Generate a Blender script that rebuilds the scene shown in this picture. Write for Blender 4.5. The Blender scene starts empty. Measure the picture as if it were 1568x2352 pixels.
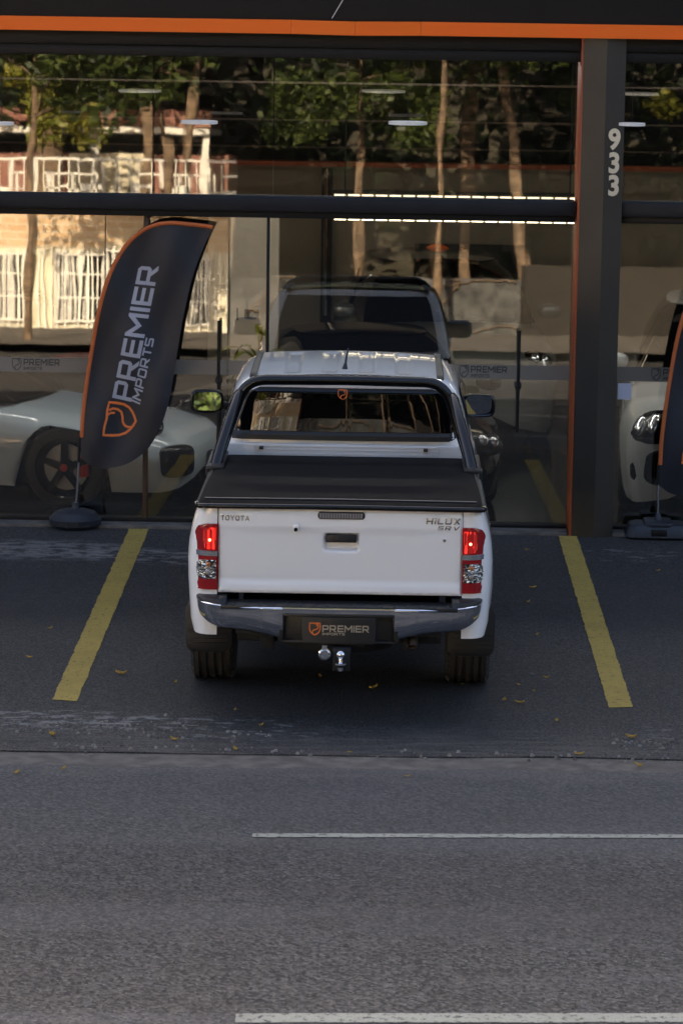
import bpy, bmesh, math, random
import numpy as np
from mathutils import Vector, Matrix
from mathutils.geometry import tessellate_polygon
random.seed(7); R=math.radians
SC=bpy.context.scene; COL=SC.collection
# ------------------------------------------------------------------ camera (calibrated from the photograph's vanishing points)
F=7500.; CX,CY=784.,1175.5; CAMP=Vector((0,-25.1,4.45))
_ry=Vector(((894-CX)/F,(CY+104)/F,-1)).normalized()
_rx=Vector((1,-.0166,0)); _rx.z=-(_rx.x*_ry.x+_rx.y*_ry.y)/_ry.z; _rx.normalize()
_rz=_rx.cross(_ry)
M3=Matrix((_rx,_ry,_rz))                       # rows: world axes in camera space = camera->world
cd=bpy.data.cameras.new('camera'); cam=bpy.data.objects.new('camera',cd); COL.objects.link(cam)
cam.matrix_world=Matrix.Translation(CAMP)@M3.to_4x4()
cd.sensor_fit='VERTICAL'; cd.sensor_height=36; cd.sensor_width=24; cd.lens=36*F/2351
cd.clip_start=.3; cd.clip_end=900
cd.dof.use_dof=True; cd.dof.focus_distance=19.3; cd.dof.aperture_fstop=6
SC.camera=cam
def ray(px,py): return M3@Vector(((px-CX)/F,-(py-CY)/F,-1))
def onY(px,py,Y): d=ray(px,py); return CAMP+d*((Y-CAMP.y)/d.y)
def onZ(px,py,Z=0.): d=ray(px,py); return CAMP+d*((Z-CAMP.z)/d.z)
# ------------------------------------------------------------------ world, sun, exposure
EL,AZ=R(34),R(-16)                             # sun stands behind the showroom, a little to the left
w=bpy.data.worlds.new('World'); SC.world=w; w.use_nodes=True
nt=w.node_tree; bg=nt.nodes['Background']; sk=nt.nodes.new('ShaderNodeTexSky')
sk.sky_type='NISHITA'; sk.sun_disc=False; sk.sun_elevation=EL; sk.sun_rotation=AZ; sk.dust_density=5.0; sk.air_density=.7; sk.ozone_density=.0
nt.links.new(sk.outputs[0],bg.inputs[0]); bg.inputs[1].default_value=.08
sl=bpy.data.lights.new('sun','SUN'); sl.energy=5.0; sl.angle=R(.5); sl.color=(1,.86,.66)
so=bpy.data.objects.new('sun',sl); COL.objects.link(so)
S=Vector((math.sin(AZ)*math.cos(EL),math.cos(AZ)*math.cos(EL),math.sin(EL)))
so.rotation_euler=S.to_track_quat('Z','Y').to_euler(); so.location=(0,10,30)
SC.view_settings.view_transform='Standard'; SC.view_settings.look='None'; SC.view_settings.gamma=1
SC.view_settings.exposure=2.62
SC.render.engine='CYCLES'; SC.cycles.use_denoising=True; SC.cycles.max_bounces=10; SC.cycles.transparent_max_bounces=16
SC.cycles.sample_clamp_indirect=6
# ------------------------------------------------------------------ materials
def mat(name,col,rough=.5,metal=0,coat=0,bump=None,noise=None,emit=None,spec=.5):
    m=bpy.data.materials.new(name); m.use_nodes=True; n=m.node_tree; b=n.nodes['Principled BSDF']
    b.inputs['Base Color'].default_value=(*col,1); b.inputs['Roughness'].default_value=rough
    b.inputs['Metallic'].default_value=metal; b.inputs['Coat Weight'].default_value=coat; b.inputs['Coat Roughness'].default_value=.04
    b.inputs['Specular IOR Level'].default_value=spec
    tc=n.nodes.new('ShaderNodeTexCoord')
    if noise:                                  # (scale, second colour, detail)
        t=n.nodes.new('ShaderNodeTexNoise'); t.inputs['Scale'].default_value=noise[0]; t.inputs['Detail'].default_value=6
        n.links.new(tc.outputs['Object'],t.inputs['Vector'])
        r=n.nodes.new('ShaderNodeValToRGB'); r.color_ramp.elements[0].position=.38; r.color_ramp.elements[1].position=.66
        r.color_ramp.elements[0].color=(*col,1); r.color_ramp.elements[1].color=(*noise[1],1)
        n.links.new(t.outputs[0],r.inputs[0]); n.links.new(r.outputs[0],b.inputs['Base Color'])
    if bump:                                   # (scale, strength, distance)
        t=n.nodes.new('ShaderNodeTexNoise'); t.inputs['Scale'].default_value=bump[0]; t.inputs['Detail'].default_value=4
        n.links.new(tc.outputs['Object'],t.inputs['Vector'])
        u=n.nodes.new('ShaderNodeBump'); u.inputs['Strength'].default_value=bump[1]; u.inputs['Distance'].default_value=bump[2]
        n.links.new(t.outputs[0],u.inputs['Height']); n.links.new(u.outputs[0],b.inputs['Normal'])
    if emit: b.inputs['Emission Color'].default_value=(*emit[0],1); b.inputs['Emission Strength'].default_value=emit[1]
    return m
def N(m,typ,**k):
    x=m.node_tree.nodes.new(typ)
    for a,v in k.items(): setattr(x,a,v)
    return x
def math_(m,op,a,b=None):
    x=N(m,'ShaderNodeMath',operation=op)
    for i,v in enumerate((a,b)):
        if v is None: continue
        if isinstance(v,(int,float)): x.inputs[i].default_value=v
        else: m.node_tree.links.new(v,x.inputs[i])
    return x.outputs[0]
def noise(m,vec,scale,detail=4,rough=.5):
    t=N(m,'ShaderNodeTexNoise'); t.inputs['Scale'].default_value=scale; t.inputs['Detail'].default_value=detail; t.inputs['Roughness'].default_value=rough
    m.node_tree.links.new(vec,t.inputs['Vector']); return t.outputs[0]
def mapr(m,v,a,b,c=0.,d=1.,smooth=True):
    x=N(m,'ShaderNodeMapRange'); x.interpolation_type='SMOOTHSTEP' if smooth else 'LINEAR'
    m.node_tree.links.new(v,x.inputs['Value'])
    for k,q in (('From Min',a),('From Max',b),('To Min',c),('To Max',d)): x.inputs[k].default_value=q
    return x.outputs['Result']
def mixc(m,f,a,b):
    x=N(m,'ShaderNodeMix',data_type='RGBA')
    m.node_tree.links.new(f,x.inputs['Factor']) if not isinstance(f,float) else setattr(x.inputs['Factor'],'default_value',f)
    for s,v in (('A',a),('B',b)):
        i=[q for q in x.inputs if q.name==s and q.type=='RGBA'][0]
        if isinstance(v,tuple): i.default_value=(*v,1)
        else: m.node_tree.links.new(v,i)
    return [o for o in x.outputs if o.type=='RGBA'][0]
def asphalt(name,dark,light,grain,glit,bumpd,marks):
    m=mat(name,dark,.85); n=m.node_tree; L=n.links.new; b=n.nodes['Principled BSDF']
    tc=N(m,'ShaderNodeTexCoord').outputs['Object']
    v=N(m,'ShaderNodeTexVoronoi'); v.inputs['Scale'].default_value=grain; L(tc,v.inputs['Vector'])
    g=N(m,'ShaderNodeSeparateColor'); L(v.outputs['Color'],g.inputs[0])
    f=math_(m,'POWER',g.outputs[0],glit)
    big=mapr(m,noise(m,tc,.9,5,.6),.3,.7)
    base=mixc(m,f,dark,light)
    base=mixc(m,math_(m,'MULTIPLY',big,.35),base,tuple(c*.55 for c in dark))
    sp=mapr(m,noise(m,tc,38,3),.70,.76); base=mixc(m,math_(m,'MULTIPLY',sp,.5),base,tuple(min(1,c*2.6) for c in light))
    sep=N(m,'ShaderNodeSeparateXYZ'); L(tc,sep.inputs[0])
    base=marks(m,tc,sep,base)
    L(base,b.inputs['Base Color'])
    bu=N(m,'ShaderNodeBump'); bu.inputs['Strength'].default_value=.7; bu.inputs['Distance'].default_value=bumpd
    L(v.outputs['Distance'],bu.inputs['Height']); L(bu.outputs[0],b.inputs['Normal'])
    L(mapr(m,g.outputs[1],0,1,.6,.95),b.inputs['Roughness'])
    return m
def blob(m,sep,x,y,rx,ry):                     # soft mask round a place on the ground
    a=math_(m,'DIVIDE',math_(m,'SUBTRACT',sep.outputs[0],x),rx); c=math_(m,'DIVIDE',math_(m,'SUBTRACT',sep.outputs[1],y),ry)
    d=math_(m,'ADD',math_(m,'MULTIPLY',a,a),math_(m,'MULTIPLY',c,c)); return mapr(m,d,1.,.2)
def stretch(m,tc,sx,sy,sz=1):
    mp=N(m,'ShaderNodeMapping'); mp.inputs['Scale'].default_value=(sx,sy,sz); m.node_tree.links.new(tc,mp.inputs[0]); return mp.outputs[0]
def lot_marks(m,tc,sep,base):
    paint=noise(m,stretch(m,tc,.8,1.7),8,8,.68)
    for (x,y,rx,ry,th) in ((-2.55,-.95,1.0,.5,.46),(-1.5,-1.15,.9,.4,.50),(2.0,-.75,.7,.4,.56),(-1.9,-6.45,1.1,.3,.5),(-.9,-6.6,.9,.35,.55),(.9,-5.1,.5,.25,.60),(2.1,-6.5,.7,.3,.54)):
        k=math_(m,'MULTIPLY',blob(m,sep,x,y,rx,ry),mapr(m,paint,th,th+.05)); base=mixc(m,math_(m,'MULTIPLY',k,.55),base,(.26,.25,.235))
    crack=noise(m,stretch(m,tc,.8,2.2),5,7,.7)
    for (x,y,rx,ry) in ((-1.9,-6.55,1.5,.22),(2.0,-6.75,.9,.28)):
        k=math_(m,'MULTIPLY',blob(m,sep,x,y,rx,ry),mapr(m,crack,.53,.60)); base=mixc(m,math_(m,'MULTIPLY',k,.85),base,(.012,.010,.008))
    k=math_(m,'MULTIPLY',mapr(m,sep.outputs[1],-6.3,-6.9),mapr(m,noise(m,stretch(m,tc,.35,3),6,5,.6),.42,.62))
    base=mixc(m,math_(m,'MULTIPLY',k,.6),base,(.085,.076,.066))
    k=math_(m,'MULTIPLY',blob(m,sep,-.23,-5.2,1.3,1.6),.4)   # darker oval around the truck's rear axle
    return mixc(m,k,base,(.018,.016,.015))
def road_marks_and_light(m,tc,sep,base):
    st=stretch(m,tc,.12,1.0)
    k=mapr(m,noise(m,st,2.2,4,.55),.45,.75); base=mixc(m,math_(m,'MULTIPLY',k,.55),base,(.028,.024,.024))
    k=mapr(m,noise(m,st,1.4,3),.52,.3); base=mixc(m,math_(m,'MULTIPLY',k,.35),base,(.10,.10,.105))
    k=mapr(m,noise(m,stretch(m,tc,.5,1.6),4.2,2),.74,.79); base=mixc(m,math_(m,'MULTIPLY',k,.85),base,(.012,.011,.011))
    for px,py,rx,ry in ((340,2048,.11,.07),(738,2117,.13,.09),(232,2143,.05,.05),(860,2106,.07,.03),(1020,2168,.07,.03),(808,2145,.05,.03),(645,1877,.04,.02),(1080,1975,.06,.03),(1480,2108,.09,.04),(1410,2112,.05,.04),(900,1885,.06,.03)):
        p=onZ(px,py,0); base=mixc(m,math_(m,'MULTIPLY',math_(m,'MULTIPLY',blob(m,sep,p.x,p.y,rx*1.5,ry*1.6),mapr(m,noise(m,tc,30,4),.35,.6)),.85),base,(.007,.006,.006))
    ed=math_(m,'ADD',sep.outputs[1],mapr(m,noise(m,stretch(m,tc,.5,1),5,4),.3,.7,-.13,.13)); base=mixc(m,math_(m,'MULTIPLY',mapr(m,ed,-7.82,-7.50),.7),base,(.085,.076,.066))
    base=mixc(m,math_(m,'MULTIPLY',mapr(m,ed,-10.2,-8.0),.42),base,(.072,.073,.076))  # light painted into the colour: road brighter towards the kerb
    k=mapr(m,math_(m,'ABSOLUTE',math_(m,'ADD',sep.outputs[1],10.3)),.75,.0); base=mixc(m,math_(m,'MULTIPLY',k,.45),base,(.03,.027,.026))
    return base
MT={}
MT['lot']=asphalt('lot_asphalt',(.0175,.0168,.0165),(.075,.072,.070),95,2.6,.0025,lot_marks)
MT['road']=asphalt('road_asphalt',(.0058,.0057,.0058),(.098,.098,.098),64,2.3,.004,road_marks_and_light)
MT['concrete']=mat('gutter_concrete',(.075,.066,.056),.9,noise=(9,(.14,.125,.105)),bump=(60,.6,.004))
MT['soil']=mat('soil',(.03,.026,.018),.95,noise=(3,(.05,.045,.03)))
def paintline(name,c,th):
    m=mat(name,c,.8); b=m.node_tree.nodes['Principled BSDF']; tc=N(m,'ShaderNodeTexCoord').outputs['Object']
    k=mapr(m,noise(m,tc,26,8,.72),th,th+.09); g=mapr(m,noise(m,tc,150,2),.35,.65)
    c2=mixc(m,g,tuple(x*.72 for x in c),c); dirt=mapr(m,noise(m,tc,3.0,5,.6),.4,.7)
    c2=mixc(m,math_(m,'MULTIPLY',dirt,.35),c2,tuple(x*.5 for x in c))
    m.node_tree.links.new(mixc(m,k,c2,(.035,.033,.033)),b.inputs['Base Color']); return m
MT['yellow']=paintline('yellow_road_paint',(.44,.315,.066),.56)
MT['whiteline']=paintline('white_road_paint',(.34,.345,.29),.53)
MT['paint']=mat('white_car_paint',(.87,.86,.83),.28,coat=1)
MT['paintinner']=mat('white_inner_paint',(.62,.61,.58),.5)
MT['chrome']=mat('chrome',(.86,.87,.90),.09,metal=1,bump=(9,.12,.002))
MT['badge']=mat('badge_chrome',(.34,.33,.31),.16,metal=1)
MT['brightchrome']=mat('bright_chrome',(.9,.9,.9),.08,metal=1)
MT['vinyl']=mat('black_vinyl_cover',(.0055,.0052,.0056),.7,bump=(500,.35,.0006),spec=.12)
MT['plastic']=mat('black_plastic',(.013,.013,.013),.45,bump=(250,.15,.0004))
MT['gloss']=mat('gloss_black_tube',(.005,.005,.0055),.22,coat=.45,spec=.3)
MT['tyre']=mat('tyre_rubber',(.034,.032,.030),.75,bump=(90,.3,.001),noise=(12,(.028,.025,.022)))
MT['dark']=mat('underbody_black',(.008,.008,.008),.7)
MT['rust']=mat('exhaust_steel',(.07,.05,.035),.55,metal=.6,noise=(30,(.03,.02,.015)))
MT['tint']=mat('tinted_glass',(.002,.002,.0025),.015,spec=.5)
MT['mirror']=mat('mirror_glass',(.55,.56,.58),.01,metal=1)
MT['grey']=mat('grey_lens',(.22,.20,.19),.25,coat=1)
MT['orange']=mat('orange_panel',(.96,.15,.012),.5,noise=(1.2,(.90,.165,.012)),spec=.25)
MT['trimorange']=mat('rust_orange_trim',(.34,.07,.016),.5)
MT['orangef']=mat('orange_fabric',(.55,.13,.03),.8,bump=(120,.5,.001))
MT['orangel']=mat('orange_print',(.72,.17,.03),.6)
MT['fabric']=mat('black_flag_fabric',(.012,.012,.017),.55,bump=(6,.35,.012))
MT['letter']=mat('grey_flag_print',(.36,.36,.40),.6)
MT['fascia']=mat('dark_fascia_panel',(.008,.0065,.005),.5,noise=(.8,(.011,.009,.007)),bump=(3,.1,.004),spec=.2)
MT['frame']=mat('charcoal_steel_beam',(.012,.0115,.013),.5,noise=(6,(.015,.0145,.016)),spec=.25)
MT['blackframe']=mat('black_frame',(.005,.0045,.0045),.5,spec=.3)
MT['pillar']=mat('bronze_pillar_panel',(.022,.0165,.011),.42,noise=(2.5,(.028,.022,.015)),bump=(2,.08,.006))
MT['brown']=mat('brown_mullion',(.055,.03,.015),.5)
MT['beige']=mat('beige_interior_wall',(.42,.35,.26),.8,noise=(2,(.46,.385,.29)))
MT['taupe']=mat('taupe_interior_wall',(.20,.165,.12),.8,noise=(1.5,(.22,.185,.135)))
MT['intfloor']=mat('dark_polished_floor',(.014,.0135,.013),.14,noise=(1,(.02,.019,.018)),spec=.5)
MT['ceil']=mat('black_ceiling',(.008,.008,.008),.8)
MT['ceilline']=mat('ceiling_batten',(.045,.026,.014),.6)
MT['digits']=mat('brushed_steel_digits',(.62,.60,.54),.30,metal=1,bump=(60,.2,.001))
MT['led']=mat('led_strip',(.9,.85,.7),.5,emit=((1,.90,.66),1.3))
MT['leddim']=mat('led_strip_dim',(.9,.85,.7),.5,emit=((1,.86,.6),.45))
MT['filltube']=mat('fill_tube_light',(.9,.85,.75),.5,emit=((.90,.96,1),8.))
MT['disc']=mat('lamp_disc',(.5,.5,.48),.5,emit=((1,.95,.88),.02))
MT['band']=mat('frosted_film',(.22,.185,.14),.8)
MT['decal']=mat('dark_print',(.03,.028,.025),.6)
MT['paper']=mat('paper',(.7,.7,.78),.8)
MT['red']=mat('red_lens',(.30,.004,.006),.08,coat=1)
MT['redglow']=mat('red_lit_lens',(.75,.012,.01),.12,coat=1,emit=((1,.025,.015),.55))
MT['bulb']=mat('lit_bulb',(1,.3,.2),.2,emit=((1,.25,.12),1.2))
MT['amber']=mat('amber_bulb',(.45,.13,.02),.15,coat=1)
def lensmat():
    m=mat('clear_reflector',(.5,.5,.47),.12,metal=.85,coat=1); b=m.node_tree.nodes['Principled BSDF']; L=m.node_tree.links.new
    tc=N(m,'ShaderNodeTexCoord').outputs['Object']; v=N(m,'ShaderNodeTexVoronoi'); v.inputs['Scale'].default_value=75; L(tc,v.inputs['Vector'])
    s=N(m,'ShaderNodeSeparateColor'); L(v.outputs['Color'],s.inputs[0]); L(mixc(m,mapr(m,s.outputs[0],.25,.8),(.04,.035,.03),(.8,.78,.72)),b.inputs['Base Color'])
    bu=N(m,'ShaderNodeBump'); bu.inputs['Strength'].default_value=1; bu.inputs['Distance'].default_value=.006; L(v.outputs['Distance'],bu.inputs['Height']); L(bu.outputs[0],b.inputs['Normal']); return m
MT['clear']=lensmat()
def redcell():
    m=MT['redglow']; b=m.node_tree.nodes['Principled BSDF']; L=m.node_tree.links.new
    tc=N(m,'ShaderNodeTexCoord').outputs['Object']; v=N(m,'ShaderNodeTexVoronoi',distance='CHEBYCHEV'); v.inputs['Scale'].default_value=70; v.inputs['Randomness'].default_value=.55
    L(stretch(m,tc,1,1,.16),v.inputs['Vector'])
    s=N(m,'ShaderNodeSeparateColor'); L(v.outputs['Color'],s.inputs[0]); L(mixc(m,s.outputs[0],(.25,.002,.002),(.9,.03,.02)),b.inputs['Base Color'])
    L(mapr(m,s.outputs[0],.3,1,.01,.32),b.inputs['Emission Strength'])
    bu=N(m,'ShaderNodeBump'); bu.inputs['Strength'].default_value=.8; bu.inputs['Distance'].default_value=.005; L(v.outputs['Distance'],bu.inputs['Height']); L(bu.outputs[0],b.inputs['Normal'])
redcell()
def glassmat(name,refl,tint):
    m=bpy.data.materials.new(name); m.use_nodes=True; n=m.node_tree; n.nodes.clear(); L=n.links.new
    o=N(m,'ShaderNodeOutputMaterial'); mx=N(m,'ShaderNodeMixShader'); tr=N(m,'ShaderNodeBsdfTransparent'); gl=N(m,'ShaderNodeBsdfGlossy')
    tr.inputs[0].default_value=(*tint,1); gl.inputs['Roughness'].default_value=.012; gl.inputs[0].default_value=(1,.97,.92,1)
    fr=N(m,'ShaderNodeFresnel'); fr.inputs[0].default_value=1.5
    tc=N(m,'ShaderNodeTexCoord'); nz=noise(m,stretch(m,tc.outputs['Object'],1.6,1,.55),1.3,2)
    nz2=noise(m,stretch(m,tc.outputs['Object'],3.,1,.7),2.6,1)
    bu=N(m,'ShaderNodeBump'); bu.inputs['Strength'].default_value=1; bu.inputs['Distance'].default_value=.00045
    L(math_(m,'ADD',nz,math_(m,'MULTIPLY',nz2,.30)),bu.inputs['Height']); L(bu.outputs[0],gl.inputs['Normal'])
    L(math_(m,'MULTIPLY',fr.outputs[0],refl),mx.inputs[0]); L(tr.outputs[0],mx.inputs[1]); L(gl.outputs[0],mx.inputs[2]); L(mx.outputs[0],o.inputs[0])
    return m
MT['glass']=glassmat('shopfront_glass',2.2,(.86,.83,.78))
def foliage(name,a,b):
    m=mat(name,a,.55); n=m.node_tree; L=n.links.new; p=n.nodes['Principled BSDF']
    g=N(m,'ShaderNodeNewGeometry'); L(mixc(m,g.outputs['Random Per Island'],a,b),p.inputs['Base Color'])
    t=N(m,'ShaderNodeBsdfTranslucent'); L(mixc(m,g.outputs['Random Per Island'],a,b),t.inputs[0])
    mx=N(m,'ShaderNodeMixShader'); mx.inputs[0].default_value=.35; L(p.outputs[0],mx.inputs[1]); L(t.outputs[0],mx.inputs[2]); L(mx.outputs[0],n.nodes['Material Output'].inputs[0]); return m
MT['leafa']=foliage('green_leaves',(.010,.024,.004),(.085,.115,.02))
MT['leafb']=foliage('shaded_leaves',(.007,.018,.004),(.035,.06,.012))  # canopy shade put into the leaf colour
MT['leafc']=foliage('deep_shaded_leaves',(.003,.007,.002),(.014,.028,.007))  # treeline leaves, colour darkened further to stand for shade
MT['leafy']=foliage('yellow_green_leaves',(.10,.13,.015),(.26,.24,.03))
MT['bark']=mat('bark',(.09,.062,.04),.9,noise=(9,(.24,.165,.10)),bump=(18,.8,.02))
def brickmat():
    m=mat('brick',(.4,.2,.1),.9); b=m.node_tree.nodes['Principled BSDF']; L=m.node_tree.links.new
    t=N(m,'ShaderNodeTexBrick'); t.inputs['Scale'].default_value=1; t.inputs['Brick Width'].default_value=.30; t.inputs['Row Height'].default_value=.12; t.inputs['Mortar Size'].default_value=.012
    t.inputs['Color1'].default_value=(.60,.40,.22,1); t.inputs['Color2'].default_value=(.70,.52,.32,1); t.inputs['Mortar'].default_value=(.68,.60,.46,1)
    tc=N(m,'ShaderNodeTexCoord'); s=N(m,'ShaderNodeSeparateXYZ'); c=N(m,'ShaderNodeCombineXYZ'); L(tc.outputs['Object'],s.inputs[0]); L(s.outputs[0],c.inputs[0]); L(s.outputs[2],c.inputs[1])
    L(c.outputs[0],t.inputs['Vector']); L(t.outputs[0],b.inputs['Base Color']); return m
MT['brick']=brickmat()
MT['cream']=mat('cream_render',(.82,.76,.58),.85,noise=(2.5,(.66,.60,.45)))
MT['whitewall']=mat('whitewashed_wall',(.10,.102,.10),.85,noise=(4.5,(.03,.031,.031)))
MT['whitemetal']=mat('white_painted_bars',(.86,.84,.76),.6)
MT['redwall']=mat('red_painted_wall',(.24,.10,.075),.8,noise=(3,(.34,.18,.13)))
MT['sidewalk']=mat('far_sidewalk_concrete',(.065,.058,.05),.9,noise=(3,(.11,.098,.085)))
# ------------------------------------------------------------------ mesh helpers
class MB:
    def __init__(s): s.v=[]; s.f=[]
    def add(s,vs,fs):
        o=len(s.v); s.v+= [tuple(p) for p in vs]; s.f+=[tuple(i+o for i in f) for f in fs]; return s
    def box(s,x0,x1,y0,y1,z0,z1):
        return s.add([(x,y,z) for x in (x0,x1) for y in (y0,y1) for z in (z0,z1)],[(0,1,3,2),(4,6,7,5),(0,4,5,1),(2,3,7,6),(0,2,6,4),(1,5,7,3)])
    def grid(s,rows,close=False,flip=False):
        n=len(rows[0]); vs=[p for r in rows for p in r]; fs=[]
        for i in range(len(rows)-1):
            for j in range(n if close else n-1):
                a,b,c,d=i*n+j,i*n+(j+1)%n,(i+1)*n+(j+1)%n,(i+1)*n+j
                fs.append((a,d,c,b) if flip else (a,b,c,d))
        return s.add(vs,fs)
    def tube(s,pts,r,n=12,cap=True):
        pts=[Vector(p) for p in pts]; rs=r if isinstance(r,(list,tuple)) else [r]*len(pts); rows=[]; up=None
        for i,p in enumerate(pts):
            t=(pts[min(i+1,len(pts)-1)]-pts[max(i-1,0)]).normalized()
            if up is None: up=t.orthogonal().normalized()
            up=(up-t*up.dot(t)).normalized(); q=t.cross(up)
            rows.append([p+(up*math.cos(a)+q*math.sin(a))*rs[i] for a in (2*math.pi*k/n for k in range(n))])
        o=len(s.v); s.grid(rows,close=True)
        if cap: s.f.append(tuple(o+k for k in range(n))[::-1]); s.f.append(tuple(o+(len(pts)-1)*n+k for k in range(n)))
        return s
    def lathe(s,prof,c,axis='x',n=40):           # prof: (along axis, radius)
        rows=[]
        for a,r in prof:
            row=[]
            for k in range(n):
                t=2*math.pi*k/n; u,v=r*math.cos(t),r*math.sin(t)
                row.append({'x':(c[0]+a,c[1]+u,c[2]+v),'y':(c[0]+u,c[1]+a,c[2]+v),'z':(c[0]+u,c[1]+v,c[2]+a)}[axis])
            rows.append(row)
        return s.grid(rows,close=True)
    def ell(s,c,rx,ry,rz,nu=16,nv=10,e=1.):
        sp=lambda q:math.copysign(abs(q)**e,q); rows=[]
        for i in range(nv+1):
            t=-math.pi/2+math.pi*i/nv
            rows.append([(c[0]+rx*sp(math.cos(t))*sp(math.cos(2*math.pi*k/nu)),c[1]+ry*sp(math.cos(t))*sp(math.sin(2*math.pi*k/nu)),c[2]+rz*sp(math.sin(t))) for k in range(nu)])
        return s.grid(rows,close=True)
    def prism(s,loops,fn,d0,d1,sub=False):       # loops: outer, holes in 2-D; fn(u,v,d)->3-D
        L=[[Vector((u,v,0)) for u,v in l] for l in loops]; tri=tessellate_polygon(L); flat=[q for l in loops for q in l]; n=len(flat)
        vs=[fn(u,v,d1) for u,v in flat]+[fn(u,v,d0) for u,v in flat]
        fs=[tuple(t) for t in tri]+[tuple(i+n for i in t)[::-1] for t in tri]; o=0
        for l in loops:
            m=len(l)
            for i in range(m): a,b=o+i,o+(i+1)%m; fs.append((a,b,b+n,a+n))
            o+=m
        return s.add(vs,fs)
    def build(s,name,m,parent=None,smooth=False,bevel=0,loc=None,auto=None):
        me=bpy.data.meshes.new(name); me.from_pydata(s.v,[],s.f); me.materials.append(MT[m] if isinstance(m,str) else m)
        if len(s.f)<60000:
            b=bmesh.new(); b.from_mesh(me); bmesh.ops.remove_doubles(b,verts=b.verts,dist=1e-5)
            bmesh.ops.recalc_face_normals(b,faces=b.faces)
            if bevel: bmesh.ops.bevel(b,geom=[e for e in b.edges if len(e.link_faces)==2 and e.calc_face_angle(0)>R(30)],offset=bevel,segments=2,affect='EDGES',profile=.5)
            b.to_mesh(me); b.free()
        if smooth or bevel:
            me.polygons.foreach_set('use_smooth',[True]*len(me.polygons))
            me.set_sharp_from_angle(angle=R(auto or 40))
        o=bpy.data.objects.new(name,me); COL.objects.link(o); o.parent=parent
        if loc: o.location=loc
        return o
def tag(o,label=None,cat=None,group=None,kind=None):
    for k,v in (('label',label),('category',cat),('group',group),('kind',kind)):
        if v: o[k]=v
    return o
def thing(name,label,cat,loc=(0,0,0),rz=0,group=None):
    o=bpy.data.objects.new(name,None); COL.objects.link(o); o.empty_display_size=.2; o.location=loc; o.rotation_euler=(0,0,rz); return tag(o,label,cat,group)
def copy_tree(o,parent=None):
    c=o.copy(); COL.objects.link(c); c.parent=parent
    for ch in list(o.children): copy_tree(ch,c)
    return c
def lerp(a,b,t): return a+(b-a)*t
def interp(tab,z,k):                              # tab rows sorted by first entry
    for a,b in zip(tab,tab[1:]):
        if z<=b[0]: t=max(0,(z-a[0])/(b[0]-a[0])); return lerp(a[k],b[k],t)
    return tab[-1][k]
# ------------------------------------------------------------------ lettering and the shield mark
t_=.2
LET={'P':(1,[[(0,0),(t_,0),(t_,.32),(.86,.32),(1,.46),(1,.86),(.86,1),(0,1)],[(t_,.5),(.8,.5),(.8,.82),(t_,.82)]]),
'R':(1.1,[[(0,0),(t_,0),(t_,.32),(.48,.32),(.82,0),(1.1,0),(.76,.32),(.88,.32),(1,.45),(1,.86),(.86,1),(0,1)],[(t_,.5),(.8,.5),(.8,.82),(t_,.82)]]),
'E':(.95,[[(0,0),(.95,0),(.95,.19),(.2,.19),(.2,.41),(.92,.41),(.92,.59),(.2,.59),(.2,.81),(.95,.81),(.95,1),(0,1)]]),
'M':(1.25,[[(0,0),(t_,0),(t_,.66),(.625,.24),(1.05,.66),(1.05,0),(1.25,0),(1.25,1),(1.08,1),(.625,.52),(.17,1),(0,1)]]),
'I':(.2,[[(0,0),(.2,0),(.2,1),(0,1)]]),
'O':(1,[[(.13,0),(.87,0),(1,.13),(1,.87),(.87,1),(.13,1),(0,.87),(0,.13)],[(.19,.19),(.19,.81),(.81,.81),(.81,.19)]]),
'T':(.95,[[(.38,0),(.58,0),(.58,.81),(.95,.81),(.95,1),(0,1),(0,.81),(.38,.81)]]),
'S':(.95,[[(0,0),(.83,0),(.95,.13),(.95,.47),(.83,.6),(.2,.6),(.2,.81),(.95,.81),(.95,1),(.12,1),(0,.88),(0,.53),(.12,.41),(.75,.41),(.75,.19),(0,.19)]]),
'H':(1,[[(0,0),(t_,0),(t_,.4),(.8,.4),(.8,0),(1,0),(1,1),(.8,1),(.8,.6),(t_,.6),(t_,1),(0,1)]]),
'L':(.9,[[(0,0),(.9,0),(.9,.2),(.2,.2),(.2,1),(0,1)]]),
'U':(1,[[(.12,0),(.88,0),(1,.12),(1,1),(.8,1),(.8,.2),(.2,.2),(.2,1),(0,1),(0,.12)]]),
'X':(1.1,[[(0,0),(.25,0),(.55,.35),(.85,0),(1.1,0),(.69,.5),(1.1,1),(.85,1),(.55,.65),(.25,1),(0,1),(.41,.5)]]),
'V':(1.1,[[(.42,0),(.68,0),(1.1,1),(.87,1),(.55,.24),(.23,1),(0,1)]]),
'Y':(1.1,[[(.45,0),(.65,0),(.65,.42),(1.1,1),(.84,1),(.55,.6),(.26,1),(0,1),(.45,.42)]]),
'A':(1.1,[[(0,0),(.22,0),(.32,.22),(.78,.22),(.88,0),(1.1,0),(.66,1),(.44,1)],[(.41,.4),(.55,.74),(.69,.4)]])}
def word(mb,text,fn,d0,d1,gap=.16):               # lays text in a unit box: fn(u in 0..1, v in 0..1, d)
    W=sum(LET[c][0] for c in text)+gap*(len(text)-1); x=0
    for c in text:
        wd,loops=LET[c]
        ls=[]
        for l in loops:
            q=[]
            for a,b in zip(l,l[1:]+l[:1]):
                n=max(1,int(math.hypot(b[0]-a[0],b[1]-a[1])/.4))
                q+=[((x+lerp(a[0],b[0],k/n))/W,lerp(a[1],b[1],k/n)) for k in range(n)]
            ls.append(q)
        mb.prism(ls,fn,d0,d1); x+=wd+gap
    return mb
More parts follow.
